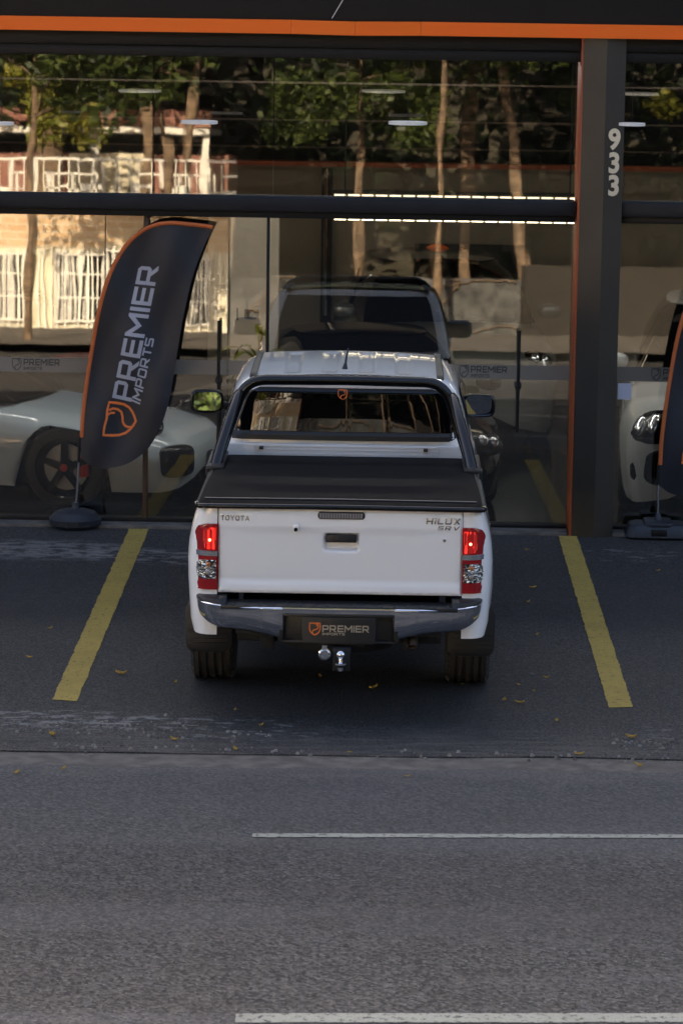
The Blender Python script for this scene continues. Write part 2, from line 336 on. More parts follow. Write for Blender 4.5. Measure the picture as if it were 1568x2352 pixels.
def ribbon(path,w,closed):
    n=len(path); L=[];Rr=[]
    for i in range(n):
        a=Vector(path[(i-1)%n if closed else max(i-1,0)]); b=Vector(path[(i+1)%n if closed else min(i+1,n-1)]); t=(b-a).normalized(); q=Vector((-t.y,t.x)); p=Vector(path[i])
        L.append(tuple(p+q*w/2)); Rr.append(tuple(p-q*w/2))
    return [L,Rr[::-1]] if closed else [L+Rr[::-1]]
def shield(mb,fn,d0,d1,w=.1):                      # unit box, apex down
    out=[(.04,.97),(.27,.985),(.5,.955),(.73,.985),(.96,.97),(.975,.7),(.965,.48),(.90,.30),(.78,.17),(.64,.08),(.5,.02),(.36,.08),(.22,.17),(.10,.30),(.035,.48),(.025,.7)]
    mb.prism(ribbon(out,w,True),fn,d0,d1)
    inn=[(.74,.93),(.80,.82),(.795,.66),(.73,.53),(.60,.47),(.44,.44),(.33,.36),(.29,.25),(.30,.16)]
    mb.prism(ribbon(inn,w*.9,False),fn,d0,d1+(d1-d0)*.25)
    mb.prism(ribbon([(.60,.955),(.67,.86),(.68,.73)],w*.75,False),fn,d0,d1+(d1-d0)*.4)
    return mb
def fontmesh(text,size,ext,bold):
    c=bpy.data.curves.new('t','FONT'); c.body=text; c.size=size; c.extrude=ext; c.offset=bold; c.align_x='LEFT'; c.resolution_u=6
    o=bpy.data.objects.new('t',c); COL.objects.link(o); bpy.context.view_layer.update()
    me=bpy.data.meshes.new_from_object(o.evaluated_get(bpy.context.evaluated_depsgraph_get())); bpy.data.objects.remove(o); 
    vs=[v.co.copy() for v in me.vertices]; fs=[tuple(p.vertices) for p in me.polygons]; bpy.data.meshes.remove(me); return vs,fs
# ================================================================== GROUND
def sheet(name,x0,x1,edge0,edge1,z,m,n=80,label=None,drop=0):
    rows=[];xs=[x0+(x1-x0)*i/n for i in range(n+1)]
    lo=[(x,edge0(x),z) for x in xs]; hi=[(x,edge1(x),z) for x in xs]
    b=MB().grid([lo,hi])
    if drop: b.grid([[(x,y,z-drop) for x,y,z in lo],lo])
    return tag(b.build(name,m),kind='structure')
RD=-.03
g=MB().box(-300,300,-400,300,-1,-.12).build('ground','soil'); tag(g,kind='structure')
rng=random.Random(3); _k=[(rng.uniform(.3,6),rng.uniform(0,6),rng.uniform(.2,1)) for _ in range(9)]
def kerb(x): return -7.16+.03*x*.8+.016*sum(math.sin(f*x+p)*a for f,p,a in _k)/1.6
sheet('parking_lot',-16,16,kerb,lambda x:.10,0,'lot',640,drop=.09)
sheet('gutter',-16,16,lambda x:-7.85+.02*x,lambda x:-7.0,-.009,'concrete')
sl_=.06
rnd2=[(rng.uniform(1,9),rng.uniform(0,6)) for _ in range(6)]
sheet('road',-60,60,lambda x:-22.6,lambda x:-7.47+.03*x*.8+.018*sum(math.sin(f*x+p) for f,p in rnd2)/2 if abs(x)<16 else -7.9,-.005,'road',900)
sheet('far_sidewalk',-60,60,lambda x:-27.6,lambda x:-22.6,.12,'sidewalk',4,drop=.2)
sheet('verge',-60,60,lambda x:-60,lambda x:-27.6,.05,'soil',2)
def stripe(name,poly,z,m,jit=.0032):
    a,b,c,d=[Vector(p) for p in poly]; L_=(b-a).length; horiz=True
    # poly: a-b near end / c-d far end for bay lines; long sides are b-c and d-a
    n=int((c-b).length/.02) if (c-b).length>(b-a).length else 0; r=random.Random(int(z*1e4)+int(abs(a.x)*100))
    if not n: a,b,c,d=b,c,d,a; n=int((c-b).length/.02)
    ja=[r.gauss(0,1) for _ in range(n+1)]; jb=[r.gauss(0,1) for _ in range(n+1)]; rows=[[],[]]
    for k in range(n+1):
        t=k/n; p=a.lerp(d,t); q=b.lerp(c,t); u=(q-p).normalized(); e=jit*(.5*ja[k]+.5*ja[max(0,k-1)]+.6*math.sin(k*.31)); f=jit*(.5*jb[k]+.5*jb[max(0,k-1)]+.6*math.sin(k*.23+1))
        p=p+u*e; q=q+u*f; rows[0].append((p.x,p.y,z)); rows[1].append((q.x,q.y,z))
    return tag(MB().grid(rows).build(name,m),kind='structure')
stripe('parking_line',[(-1.952,-5.94),(-1.80,-5.97),(-1.80,.0),(-1.955,.0)],.004,'yellow')
stripe('parking_line',[(1.392,-5.90),(1.54,-5.87),(1.535,.0),(1.39,.0)],.004,'yellow')
def laneline(px,py0,py1,z):
    a=onZ(px,(py0+py1)/2,z); w=abs(onZ(px,py0,z).y-onZ(px,py1,z).y)
    x0=a.x; f=lambda x:a.y+.058*(x-x0)
    stripe('lane_line',[(x0,f(x0)-w/2),(14,f(14)-w/2),(14,f(14)+w/2),(x0,f(x0)+w/2)],z,'whiteline')
laneline(580,1913,1921.5,-.001); laneline(541,2326,2347,-.001)
# fallen leaves, crumbs
LP=[(121,1690,.085),(116,1445,.04),(279,1549,.06),(404,1569,.05),(540,1633,.035),(857,1583,.055),(735,1556,.05),(541,1724,.05),(1157,1611,.045),(1192,1616,.06),(1223,1352,.05),(1210,1265,.05),(1253,1558,.045),(1278,1658,.04),(1510,1313,.05),(1448,1695,.06),(1465,1761,.05),(934,1785,.035),(147,1768,.04),(40,1777,.04),(400,1701,.06),(1212,1385,.04),(803,1730,.035),(68,1512,.05),(1233,1461,.04),(1190,1575,.04),(1225,1590,.035),(600,1668,.035),(1062,1573,.03),(1330,1735,.05)]
LEAFLAB=['large yellow leaf on the broken kerb edge at the left','leaf left of the left yellow line, level with the truck bumper','brown leaf right of the left yellow line','leaf on the asphalt just left of the left rear tyre','small leaf below the left rear tyre','orange leaf under the truck, right of the tow ball','leaf under the truck, left of the tow ball','leaf on the lip between lot and gutter, below the left half of the truck','leaf on the asphalt below and right of the right rear tyre','bright yellow leaf between right rear tyre and right yellow line','leaf beside the truck, level with its right tail light bottom','leaf near the sill, right of the right tail light top','pale leaf left of the right yellow line near its lower end','leaf below the lower end of the right yellow line, nearer the truck','leaf right of the right yellow line, high up near the flag base','leaf on the rubble patch at the right end of the kerb edge','yellow leaf in the gutter at the right','dark leaf alone on the road below the truck','leaf on the road edge at the left','leaf on the road at the left picture edge','long brown leaf between the kerb edge and the left rear tyre','tiny leaf right of the truck bumper corner','leaf at the gutter below the tow ball','pale leaf at the far left, left of the left yellow line','leaf left of the right yellow line, level with the bumper','tiny leaf close to the right rear tyre, upper of a pair','tiny leaf left of the pale leaf by the right yellow line','small leaf on the stained strip above the gutter, left of centre','tiny leaf just behind the right rear tyre','leaf on the gutter below the right yellow line']
MT['dryleaf']=foliage('dry_leaf',(.62,.47,.07),(.42,.22,.06))
for i,(px,py,s) in enumerate(LP):
    s*=1.12*(.75+.5*((i*37)%11)/11); p=onZ(px,py,0 if py<1718 else (-.009 if py<1757 else -.005)); r=random.Random(i); a=r.uniform(0,6.28); mb=MB(); rows=[]
    for u in (-1,-.6,-.2,.2,.6,1):
        wd=.42*(1-abs(u)**1.7)+.02; row=[]
        for v in (-1,0,1):
            x,y=u*s*.5,v*wd*s*.5; z=.006+abs(v)*s*.16+s*.2*u*u*r.uniform(.6,1.2)
            row.append((x*math.cos(a)-y*math.sin(a),x*math.sin(a)+y*math.cos(a),z))
        rows.append(row)
    mb.grid(rows); o=mb.build('fallen_leaf','dryleaf',loc=(p.x,p.y,p.z))
    tag(o,LEAFLAB[i],'leaf','fallen leaves scattered on the asphalt')
rr_=random.Random(8); mb=MB()
for (x0,x1,y0,y1,n) in ((-2.7,-1.1,-6.75,-6.45,150),(1.35,2.4,-6.95,-6.6,130),(-2.9,2.6,-7.22,-7.05,160),(-2.2,-.6,-6.9,-6.6,50)):
    for k in range(n):
        x=rr_.uniform(x0,x1); y=rr_.gauss((y0+y1)/2,(y1-y0)/3.2); q=rr_.uniform(.004,.016); z=0 if y>kerb(x) else -.008
        a=rr_.uniform(0,3.1); vs=[]
        for dz,k2 in ((0,1),(q*.8,.6)):
            for j in range(5): t=a+j*1.2566+rr_.uniform(-.3,.3); vs.append((x+q*k2*math.cos(t),y+q*k2*math.sin(t),z+dz))
        mb.add(vs,[(5,6,7,8,9)]+[(j,(j+1)%5,(j+1)%5+5,j+5) for j in range(5)])
MT['chip']=foliage('stone_chips',(.10,.09,.08),(.34,.31,.27))
tag(mb.build('rubble','chip'),'loose stone chips and crumbled asphalt along the broken kerb edge','rubble',kind='stuff')
# ================================================================== PICKUP TRUCK
XT,YA=-.231,-5.2
T=thing('pickup_truck','white double-cab pickup truck parked between the yellow lines, seen from behind','pickup truck',(XT,YA,0))
ARCH=[(0,.46),(3.085,.46)]
def arch_z(y,zb,rad=.455,zc=.385):
    z=zb
    for yc,_ in ARCH:
        d=abs(y-yc)
        if d<rad: z=max(z,zc+math.sqrt(rad*rad-d*d)*1.0)
    return z
def body_side(sg):
    path=[(.716,-1.120,0),(.74,-1.122,0),(.775,-1.118,.2),(.808,-1.10,.5),(.832,-1.065,.8),(.845,-1.01,1),(.852,-.93,1)]
    ys=[-.86+.05*i for i in range(98)]
    path+=[(.855,y,1) for y in ys if y<4.02]
    prof=[(0,.010,0),(.1,.028,0),(.25,.036,0),(.42,.044,0),(.58,.046,0),(.72,.038,0),(.84,.020,0),(.93,.0,0),(.975,-.012,0),(1,-.045,0)]
    rows=[]
    for (x,y,k) in path:
        zt=1.262 if y<.86 else (1.235 if y<2.7 else lerp(1.235,1.0,min(1,((y-2.7)/1.3))**1.3))
        xx=x-(0 if y<3.3 else .16*((y-3.3)/.72)**2)
        zb=arch_z(y,.50); row=[]
        fl=0
        for yc,_ in ARCH:
            d=abs(y-yc)/.62
            if d<1: fl=max(fl,(1-d*d)**.6)
        for (t,o,_) in prof:
            z=lerp(.50,zt,t); 
            if z<zb: z=zb
            q=o*k+(.045*fl*math.exp(-((z-.62)/.30)**2) if k==1 else 0)
            row.append((sg*(xx+q),y,z))
        rows.append(row)
    return rows
bd=MB()
for sg in (-1,1): bd.grid(body_side(sg))
# hood, nose and cab floor of the body
hood=[]
for i in range(9):
    y=3.0+.12*i; zt=lerp(1.235,1.0,min(1,((y-2.7)/1.3))**1.3)
    hood.append([(x,y-.10*(x/.8)**2*(i/8),zt+.05*(1-(x/.8)**2)-.04*(abs(x)>.79)-.30*max(0,(i-7))) for x in (-.81,-.7,-.45,-.2,0,.2,.45,.7,.81)])
bd.grid(hood)
bd.grid([[(x,4.0-.16*(x/.8)**2,z) for x in (-.76,-.5,-.2,0,.2,.5,.76)] for z in (.45,.7,.9,.99)])
# cab greenhouse
LV=[(1.20,.825,.860,3.20),(1.30,.815,.869,3.02),(1.40,.797,.878,2.86),(1.52,.770,.885,2.70),(1.62,.742,.892,2.58),(1.685,.715,.898,2.50),(1.722,.685,.945,2.44),(1.742,.650,1.03,2.40),(1.750,.615,1.07,2.36),(1.751,.57,1.10,2.33)]
def ringpts(z,hw,yb,yf):
    h=[(0,yb),(.35,yb+.004),(.6,yb+.010),(.78,yb+.018),(.87,yb+.027),(.94,yb+.06),(.98,yb+.14),(1,yb+.28),(1.012,lerp(yb,yf,.45)),(1.0,lerp(yb,yf,.75)),(.975,yf-.17),(.92,yf-.11),(.8,yf-.06),(.5,yf-.015),(0,yf)]
    h=[(a*hw,b,z) for a,b in h]
    return h+[(-x,y,z) for x,y,z in h[-2:0:-1]]
bd.grid([ringpts(*l) for l in LV],close=True)
roofp=[]
def chan(x):
    d=0
    for c in (-.352,-.110,.128,.366):
        e=abs(x-c); d=max(d,1-max(0,min(1,(e-.040)/.010)))
    return d
xs=sorted(set([round(-.58+.0125*i,4) for i in range(94)]))
for j in range(28):
    y=1.075+(2.345-1.075)*j/27; row=[]; en=max(0,min(1,(y-1.16)/.04))*max(0,min(1,(2.24-y)/.05))
    for x in xs:
        z=1.752+.020*(1-(x/.58)**2)+.012*math.sin(math.pi*j/27)-.009*chan(x)*en
        row.append((x,y,z))
    roofp.append(row)
bd.grid(roofp)
body=bd.build('body','paint',T,smooth=True,auto=50)
# roof ditch mouldings
for sg in (-1,1):
    mb=MB(); rows=[]
    for j in range(16):
        t=j/15; y=1.05+1.33*t; z=1.7565+.010*math.sin(math.pi*t)-(.03 if j==0 else 0)
        rows.append([(sg*.580,y,z-.012),(sg*.583,y,z),(sg*.622,y,z-.001),(sg*.630,y,z-.015)])
    mb.grid(rows); mb.build('roof_moulding','plastic',T,smooth=True)
# back wall of the cab below the window, bed front rail
def backy(x,z):
    hw=interp(LV,z,1); yb=interp(LV,z,2); u=abs(x)/hw
    tab=[(0,0),(.35,.004),(.6,.010),(.78,.018),(.87,.027),(.94,.06),(.98,.14),(1,.28)]
    return yb+interp(tab,u,1)
def backpanel(z0,z1,x0,x1,off,rb,rt,nz=16,nx=24):
    rows=[]
    for i in range(nz+1):
        z=lerp(z0,z1,i/nz); e=lerp(x0,x1,i/nz)
        if z-z0<rb: e-=rb-math.sqrt(max(0,rb*rb-(rb-(z-z0))**2))
        if z1-z<rt: e-=rt-math.sqrt(max(0,rt*rt-(rt-(z1-z))**2))
        rows.append([(e*u,backy(e*u,z)-off,z) for u in (2*k/nx-1 for k in range(nx+1))])
    return rows
MB().grid(backpanel(1.372,1.702,.732,.622,.006,.05,.07)).build('window_seal','plastic',T,smooth=True)
rw=MB().grid(backpanel(1.425,1.694,.705,.610,.012,.02,.065,20,30)).build('rear_window','tint',T,smooth=True)
def onback(cx,cz,wd,h,off=.012,tk=.003): return lambda u,v,d:(cx+(u-.5)*wd,backy(cx+(u-.5)*wd,cz+(v-.5)*h)-off-tk*d,cz+(v-.5)*h)
c=onY(787,903,YA+.95); shield(MB(),onback(c.x-XT,c.z,.060,.062),.3,1,.09).build('shield_sticker','orangel',rw)
mb=MB(); mb.grid([[(x,backy(x,1.372+dz)-.02-dy,1.372+dz) for x in [k*.07-.73+.0 for k in range(22) if k*.07-.73<.74]] for dz,dy in ((-.004,0),(.0,.016),(.03,.018),(.05,.0))]); mb.build('window_ledge','plastic',T,smooth=True)
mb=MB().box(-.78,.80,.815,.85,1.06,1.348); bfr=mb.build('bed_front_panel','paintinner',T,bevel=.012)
mb=MB()
for z in (1.286,1.312,1.334): mb.box(-.58,.60,.811,.8155,z-.0035,z+.0035)
mb.box(-.585,-.578,.8105,.8155,1.28,1.34); mb.box(.598,.605,.8105,.8155,1.28,1.34)
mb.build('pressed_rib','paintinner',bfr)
# third light strip above the rear window (body coloured)
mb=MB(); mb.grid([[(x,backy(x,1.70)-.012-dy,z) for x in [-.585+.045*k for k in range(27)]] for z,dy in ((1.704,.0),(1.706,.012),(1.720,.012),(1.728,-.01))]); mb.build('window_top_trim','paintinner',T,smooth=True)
# side glass, windscreen
for sg in (-1,1):
    for y0,y1 in ((1.16,1.78),(1.86,2.72)):
        rows=[]
        for i in range(9):
            z=lerp(1.27,1.66,i/8); hw=interp(LV,z,1); yf=interp(LV,z,3)
            rows.append([(sg*(hw*1.014+.004),min(lerp(y0,y1,k/6),yf-.28),z) for k in range(7)])
        MB().grid(rows).build('side_window','tint',T,smooth=True)
rows=[]
for i in range(8):
    z=lerp(1.26,1.70,i/7); hw=interp(LV,z,1)*.86; yf=interp(LV,z,3); rows.append([(hw*u,yf+.012-.06*abs(u)**3,z) for u in (-1,-.8,-.5,-.2,.2,.5,.8,1)])
MB().grid(rows).build('windscreen','tint',T,smooth=True)
# tailgate
def tg_y(z): return interp([(.756,-1.136),(.80,-1.130),(.835,-1.119),(.86,-1.1205),(1.0,-1.124),(1.13,-1.127),(1.15,-1.131),(1.225,-1.129),(1.255,-1.120),(1.272,-1.095)],z,1)
rows=[]; zz=[.756,.758,.764]+[.774+.0105*i for i in range(47)]+[1.266,1.272]
xx=[-.710,-.707,-.70]+[-.69+.0125*i for i in range(112)]+[.703,.711,.714]
def sm(a,b,x): t=max(0,min(1,(x-a)/(b-a))); return t*t*(3-2*t)
for z in zz:
    row=[]
    for x in xx:
        y=tg_y(z); edge=min(x+.710,.714-x,z-.756)
        y+=.012*(1-sm(0,.012,edge))
        rec=sm(-.094,-.078,x)*sm(.108,.092,x)*sm(1.008,1.03,z)*sm(1.118,1.106,z); y+=.045*rec
        # pressed swage in the upper third
        y+=-.004*sm(-.63,-.50,x)*sm(.56,.43,x)*sm(1.10,1.14,z)
        row.append((x,y,z))
    rows.append(row)
tg=MB().grid(rows).box(-.70,.704,-1.09,-1.06,.76,1.262).build('tailgate','paint',T,smooth=True,auto=60)
MB().box(-.083,.096,-1.138,-1.10,1.064,1.108).box(-.04,-.037,-1.140,-1.12,1.064,1.108).box(.052,.055,-1.140,-1.12,1.064,1.108).build('handle','plastic',tg,bevel=.004)
mb=MB(); mb.prism([[(-.132+.02*(1-math.cos(a)) if c==0 else .143-.02*(1-math.cos(a)),zc) for c,a,zc in ()] or [(-.132,1.215),(-.122,1.202),(.133,1.202),(.143,1.215),(.143,1.232),(.133,1.245),(-.122,1.245),(-.132,1.232)]],lambda u,v,d:(u,-1.125-.018*d,v),0,1); bl=mb.build('brake_light','plastic',tg,bevel=.003)
mb=MB()
for k in range(16): x=-.122+.0159*k; mb.box(x,x+.0125,-1.147,-1.143,1.208,1.239)
mb.build('lens','grey',bl)
MB().box(-.277,-.240,-1.160,-1.12,1.128,1.178).build('rear_camera','paint',tg,bevel=.009)
MB().lathe([(0,.0),(0,.011),(.006,.012)],(-.2585,-1.165,1.141),'y',16).box(-.268,-.249,-1.162,-1.155,1.131,1.146).build('camera_lens','gloss',tg)
MB().lathe([(0,0),(0,.010),(.003,.0105),(.003,.016),(.008,.017)],(.608,-1.134,1.085),'y',20).build('lock','paint',tg,smooth=True)
MB().lathe([(0,0),(0,.009),(.004,.0092)],(.608,-1.1365,1.085),'y',16).box(.606,.610,-1.138,-1.136,1.079,1.091).build('lock_core','brightchrome',tg)
def badge(text,x0,x1,z0,z1,y,slant=0,gap=.22):
    mb=MB(); word(mb,text,lambda u,v,d:(lerp(x0,x1,u)+slant*v*(z1-z0),y-.006*d,lerp(z0,z1,v)),-.5,1,gap); mb.build('badge','badge',tg,bevel=.0012)
badge('TOYOTA',-.697,-.530,1.184,1.214,-1.130,0,.30); badge('HILUX',.499,.697,1.181,1.217,-1.131,.1,.3); badge('SRV',.566,.690,1.146,1.170,-1.1275,.3,.3)
# tonneau cover
rows=[]
for j in range(20):
    t=j/19; y=lerp(-1.150,.83,t); hw=lerp(.838,.806,t); zc=lerp(1.302,1.274,sm(.3,1,t))+.008*math.sin(math.pi*min(1,t*1.3)); row=[]
    for u in [-1,-.997,-.985,-.96,-.9,-.7,-.4,0,.4,.7,.9,.96,.985,.997,1]:
        e=abs(u); z=zc-.004*(e>.9)-.012*max(0,(e-.95)/.05)**2-(.016 if e>.99 else 0)-(.016 if e==1 else 0)
        if j==0: z-=.016
        if j in(1,): z-=.002
        row.append((u*hw,y-(0.0 if j else -.004),z))
    rows.append(row)
rows.insert(0,[(x,-1.151,1.272) for x,_,_ in rows[0]])
ton=MB().grid(rows).build('tonneau_cover','vinyl',T,smooth=True,auto=55)
MB().tube([(-.835,-1.05,1.272),(-.838,-1.11,1.272),(-.82,-1.142,1.271),(-.76,-1.152,1.272),(0,-1.154,1.276),(.76,-1.152,1.272),(.82,-1.142,1.271),(.838,-1.11,1.272),(.835,-1.05,1.272)],.0165,10).build('cover_edge_rail','gloss',ton,smooth=True)
MB().tube([(-.79,-1.128,1.312),(0,-1.132,1.316),(.79,-1.128,1.312)],.007,8).build('cover_seam','gloss',ton,smooth=True)
for x in (-.55,.50): MB().box(x,x+.028,.78,.815,1.315,1.335).build('strap_clip','plastic',ton,bevel=.004)
MB().box(-.733,-.722,-1.1035,-1.10,1.318,1.3205).build('red_tag','red',ton)
# bed side rails
for sg in (-1,1):
    MB().grid([[(sg*(.83-.016*t),lerp(-1.06,.86,t),1.262),(sg*(.842-.018*t),lerp(-1.06,.86,t),1.262),(sg*(.845-.018*t),lerp(-1.06,.86,t),1.275),(sg*(.82-.02*t),lerp(-1.06,.86,t),1.292)] for t in (0,.25,.5,.75,1)]).build('bed_rail_cap','plastic',T,smooth=True)
# roll bar
rb=thing('roll_bar',None,None); rb.parent=T
def arcpts(pts,r,n=6):
    out=[Vector(pts[0])]
    for a,b,c in zip(pts,pts[1:],pts[2:]):
        a,b,c=map(Vector,(a,b,c)); p=b+(a-b).normalized()*r; q=b+(c-b).normalized()*r
        for k in range(n+1): t=k/n; out.append((1-t)**2*p+2*t*(1-t)*b+t*t*q)
    return out+[Vector(pts[-1])]
MB().tube(arcpts([(-.80,.70,1.28),(-.635,.70,1.775),(0,.70,1.782),(.625,.70,1.775),(.79,.70,1.28)],.13,8),.034,16).build('hoop','gloss',rb,smooth=True)
for sg in (-1,1):
    MB().tube([(sg*.675,.66,1.70),(sg*.69,.62,1.675),(sg*.735,.46,1.52),(sg*.775,.34,1.39),(sg*.797,.26,1.30),(sg*.80,.24,1.27)],[.024,.034,.036,.036,.038,.042],14).build('brace','gloss',rb,smooth=True)
    MB().box(sg*.80-.055,sg*.80+.055,.12,.78,1.284,1.306).box(sg*.85-.008,sg*.85+.012,.16,.26,1.24,1.30).build('mounting_plate','plastic',rb,bevel=.006)
    MB().prism([[(.62,1.66),(.56,1.62),(.42,1.44),(.44,1.40),(.66,1.42)]],lambda u,v,d:(sg*(.80-(v-1.28)*.28+.008*d),u,v),-1,1).build('gusset','plastic',rb,bevel=.003)
# antenna
an=MB().tube([(-.014,1.30,1.768),(-.014,1.30,1.788),(-.011,1.31,1.812)],[.023,.017,.010],12).tube([(-.011,1.31,1.812),(-.006,1.33,1.85),(.004,1.37,1.905)],[.008,.007,.005],8)
an.build('antenna','plastic',T,smooth=True)
# mirrors
for sg,xc in ((-1,-.967),(1,.893)):
    rows=[]; mm=bpy.data.objects.new('door_mirror',None); COL.objects.link(mm); mm.parent=T; mm.location=(xc,2.3,1.415)
    def rr(s,y): return [(s*.112*(abs(math.cos(a))**.45)*math.copysign(1,math.cos(a))*(1-.05*math.sin(a)*sg*0),y,s*.078*(abs(math.sin(a))**.5)*math.copysign(1,math.sin(a))) for a in (2*math.pi*k/28 for k in range(28))]
    MB().grid([rr(.80,-.012),rr(.90,-.03),rr(1,-.025),rr(1.02,.02),rr(.95,.08),rr(.7,.12),rr(.25,.135)],close=True).build('shell','gloss',mm,smooth=True)
    gl=MB().grid([rr(.02,0),rr(.5,0),rr(.86,0)],close=True).build('mirror_glass','mirror',mm); gl.location=(0,-.018,.004); gl.rotation_euler=(R(-9 if sg<0 else 9),0,sg*R(5 if sg<0 else 8))
    MB().tube([(-sg*.09,.04,-.03),(-sg*.20,.06,-.06)],[.03,.028],10).build('arm','plastic',mm,smooth=True)
# tail lights
LO=[(.772,.838),(.785,.852),(.801,.862),(.86,.867),(.918,.868),(.97,.867),(1.022,.862),(1.08,.855),(1.12,.846),(1.145,.832),(1.157,.812),(1.163,.785)]
def lampy(x): return interp([(.70,-1.140),(.76,-1.138),(.80,-1.126),(.83,-1.102),(.85,-1.07),(.87,-1.02)],x,1)
def lampgrid(sg,z0,z1,xa,off,xb=None,cut=0,nz=10,nx=10):
    rows=[]
    for i in range(nz+1):
        z=lerp(z0,z1,i/nz); o=interp(LO,z,1) if xb is None else xb
        if cut:
            e=min(z-z0,z1-z)
            if e<cut: o-=cut-e
        rows.append([(sg*lerp(xa,o,k/nx),lampy(lerp(xa,o,k/nx))-off,z) for k in range(nx+1)])
    rows=[[(x,y+.03,z) for x,y,z in rows[0]]]+rows+[[(x,y+.03,z) for x,y,z in rows[-1]]]
    return rows
for sg in (-1,1):
    tl=MB().grid(lampgrid(sg,.772,1.163,.713,0,nz=24)).build('tail_light','red',T,smooth=True)
    MB().grid(lampgrid(sg,1.012,1.140,.722,.004,.800,.018)).build('lit_lens','redglow',tl,smooth=True)
    MB().grid(lampgrid(sg,.972,1.002,.7135,.004)).build('silver_divider','chrome',tl,smooth=True)
    MB().grid(lampgrid(sg,.836,.948,.722,.004,.846,.028)).build('clear_lens','clear',tl,smooth=True)
    MB().ell((sg*.760,-1.146,1.068),.0085,.004,.0085,12,8).build('bulb','bulb',tl,smooth=True)
    MB().ell((sg*.768,-1.144,.925),.015,.006,.013,14,8).build('amber_bulb','amber',tl,smooth=True)
    MB().ell((sg*.768,-1.144,.872),.016,.006,.015,14,8).build('reverse_bulb','grey',tl,smooth=True)
    MB().grid(lampgrid(sg,.894,.900,.722,.0065,.846,0,2,8)).build('lens_bar','chrome',tl,smooth=True)
# bumper
def byy(x):
    a=abs(x); return interp([(0,-1.300),(.45,-1.296),(.65,-1.282),(.74,-1.262),(.80,-1.222),(.83,-1.17),(.845,-1.08),(.85,-1.0)],a,1)
def bzb(x):
    a=abs(x); return interp([(0,.502),(.33,.503),(.40,.522),(.50,.545),(.62,.556),(.70,.562),(.76,.582),(.81,.618),(.845,.655)],a,1)
def bpath():
    p=[];
    for k in range(58):
        t=k/57
        if t<.8: x=t/.8*.74; p.append((x,byy(x)))
        else: x=interp([(.8,.74),(.85,.785),(.9,.82),(.95,.84),(1,.85)],t,1); p.append((x,interp([(.74,-1.262),(.785,-1.235),(.82,-1.18),(.84,-1.09),(.85,-.98)],x,1)))
    return p
bp=MB()
for sg in (-1,1):
    rows=[]
    for (x,y) in bpath():
        if x<.318: continue
        zb=bzb(x); zt=.708+.014*sm(.55,.84,x); row=[]
        for t,o in ((0,.075),(.04,.052),(.12,.036),(.38,.016),(.46,.011),(.7,.002),(.88,-.004),(.94,-.008),(.975,-.003),(1,.012)):
            row.append((sg*x,y-o*-1 if 0 else y+o,lerp(zb,zt,t)))
        rows.append(row)
    bp.grid(rows)
rows=[]
for k in range(21):
    x=-.33+.033*k; row=[]
    for t,o in ((0,.03),(.1,.002),(.4,-.001),(.75,-.005),(.92,-.003),(1,.012)): row.append((x,byy(x)+o,lerp(.664,.708,t)))
    rows.append(row)
bp.grid(rows)
bumper=bp.build('rear_bumper','chrome',T,smooth=True,auto=60)
mb=MB().box(-.335,.335,-1.235,-1.20,.495,.68)
for sg in (-1,1): mb.prism([[(sg*.310,.668),(sg*.335,.668),(sg*.352,.500),(sg*.326,.500)]],lambda u,v,d:(u,lerp(-1.276,-1.21,d),v),0,1)
mb.prism([[(-.325,.652),(.325,.652),(.315,.672),(-.315,.672)]],lambda u,v,d:(u,lerp(-1.299,-1.21,d),v),0,1).box(-.330,.330,-1.255,-1.20,.486,.503)
mb.build('plate_recess','plastic',bumper,bevel=.004)
mb=MB()
def rrect(x0,x1,z0,z1,r):
    o=[]
    for cx,cz,a0 in ((x1-r,z1-r,0),(x0+r,z1-r,90),(x0+r,z0+r,180),(x1-r,z0+r,270)):
        o+=[(cx+r*math.cos(R(a0+a)),cz+r*math.sin(R(a0+a))) for a in (0,30,60,90)]
    return o
mb.prism([rrect(-.212,.216,.494,.650,.012)],lambda u,v,d:(u,-1.292-.008*d,v),0,1)
pl=mb.build('licence_plate','plastic',bumper,bevel=.0015)
P=lambda px,py:onY(px,py,YA-1.30)-Vector((XT,YA,0))
a=P(740,1454);b_=P(848,1436); w0=P(740,1436)
x0,x1=P(740,1440).x,P(848,1440).x; z1=P(790,1436).z; z0=P(790,1451.5).z
MB_=word(MB(),'PREMIER',lambda u,v,d:(lerp(x0,x1,u),-1.3002-.003*d,lerp(z0,z1,v)),0,1,.14); MB_.build('plate_lettering','whiteline' if 0 else 'digits',pl)
x2=P(791.5,1455).x; z3=P(765,1453).z; z2=P(765,1458.5).z
word(MB(),'IMPORTS',lambda u,v,d:(lerp(x0,x2,u),-1.3002-.003*d,lerp(z2,z3,v)),0,1,.2).build('plate_lettering','digits',pl)
x4,x5=P(710,1440).x,P(736,1440).x; z5=P(723,1430).z; z4=P(723,1458).z
shield(MB(),lambda u,v,d:(lerp(x4,x5,u),-1.3002-.002*d,lerp(z4,z5,v)),0,1,.11).build('shield_mark','orangel',pl)
# step pads
mb=MB().box(-.685,.690,-1.295,-1.10,.690,.712)
for k in range(17):
    x=-.62+.078*k; mb.box(x,x+.014,-1.293,-1.15,.712,.7155)
mb.build('step_pad','plastic',bumper,bevel=.002)
for sg in (-1,1):
    rows=[]
    for (x,y) in bpath():
        if x<.66: continue
        h=.738 if x>.70 else lerp(.714,.738,(x-.66)/.04)
        rows.append([(sg*x,y+.004,.700),(sg*x,y-.002,.712),(sg*(x-.002),y+.004,h-.004),(sg*(x-.012),y+.02,h+.004),(sg*max(x-.11,.655),min(y+.13,-1.06),h+.004)])
    MB().grid(rows).build('corner_pad','plastic',bumper,smooth=True)
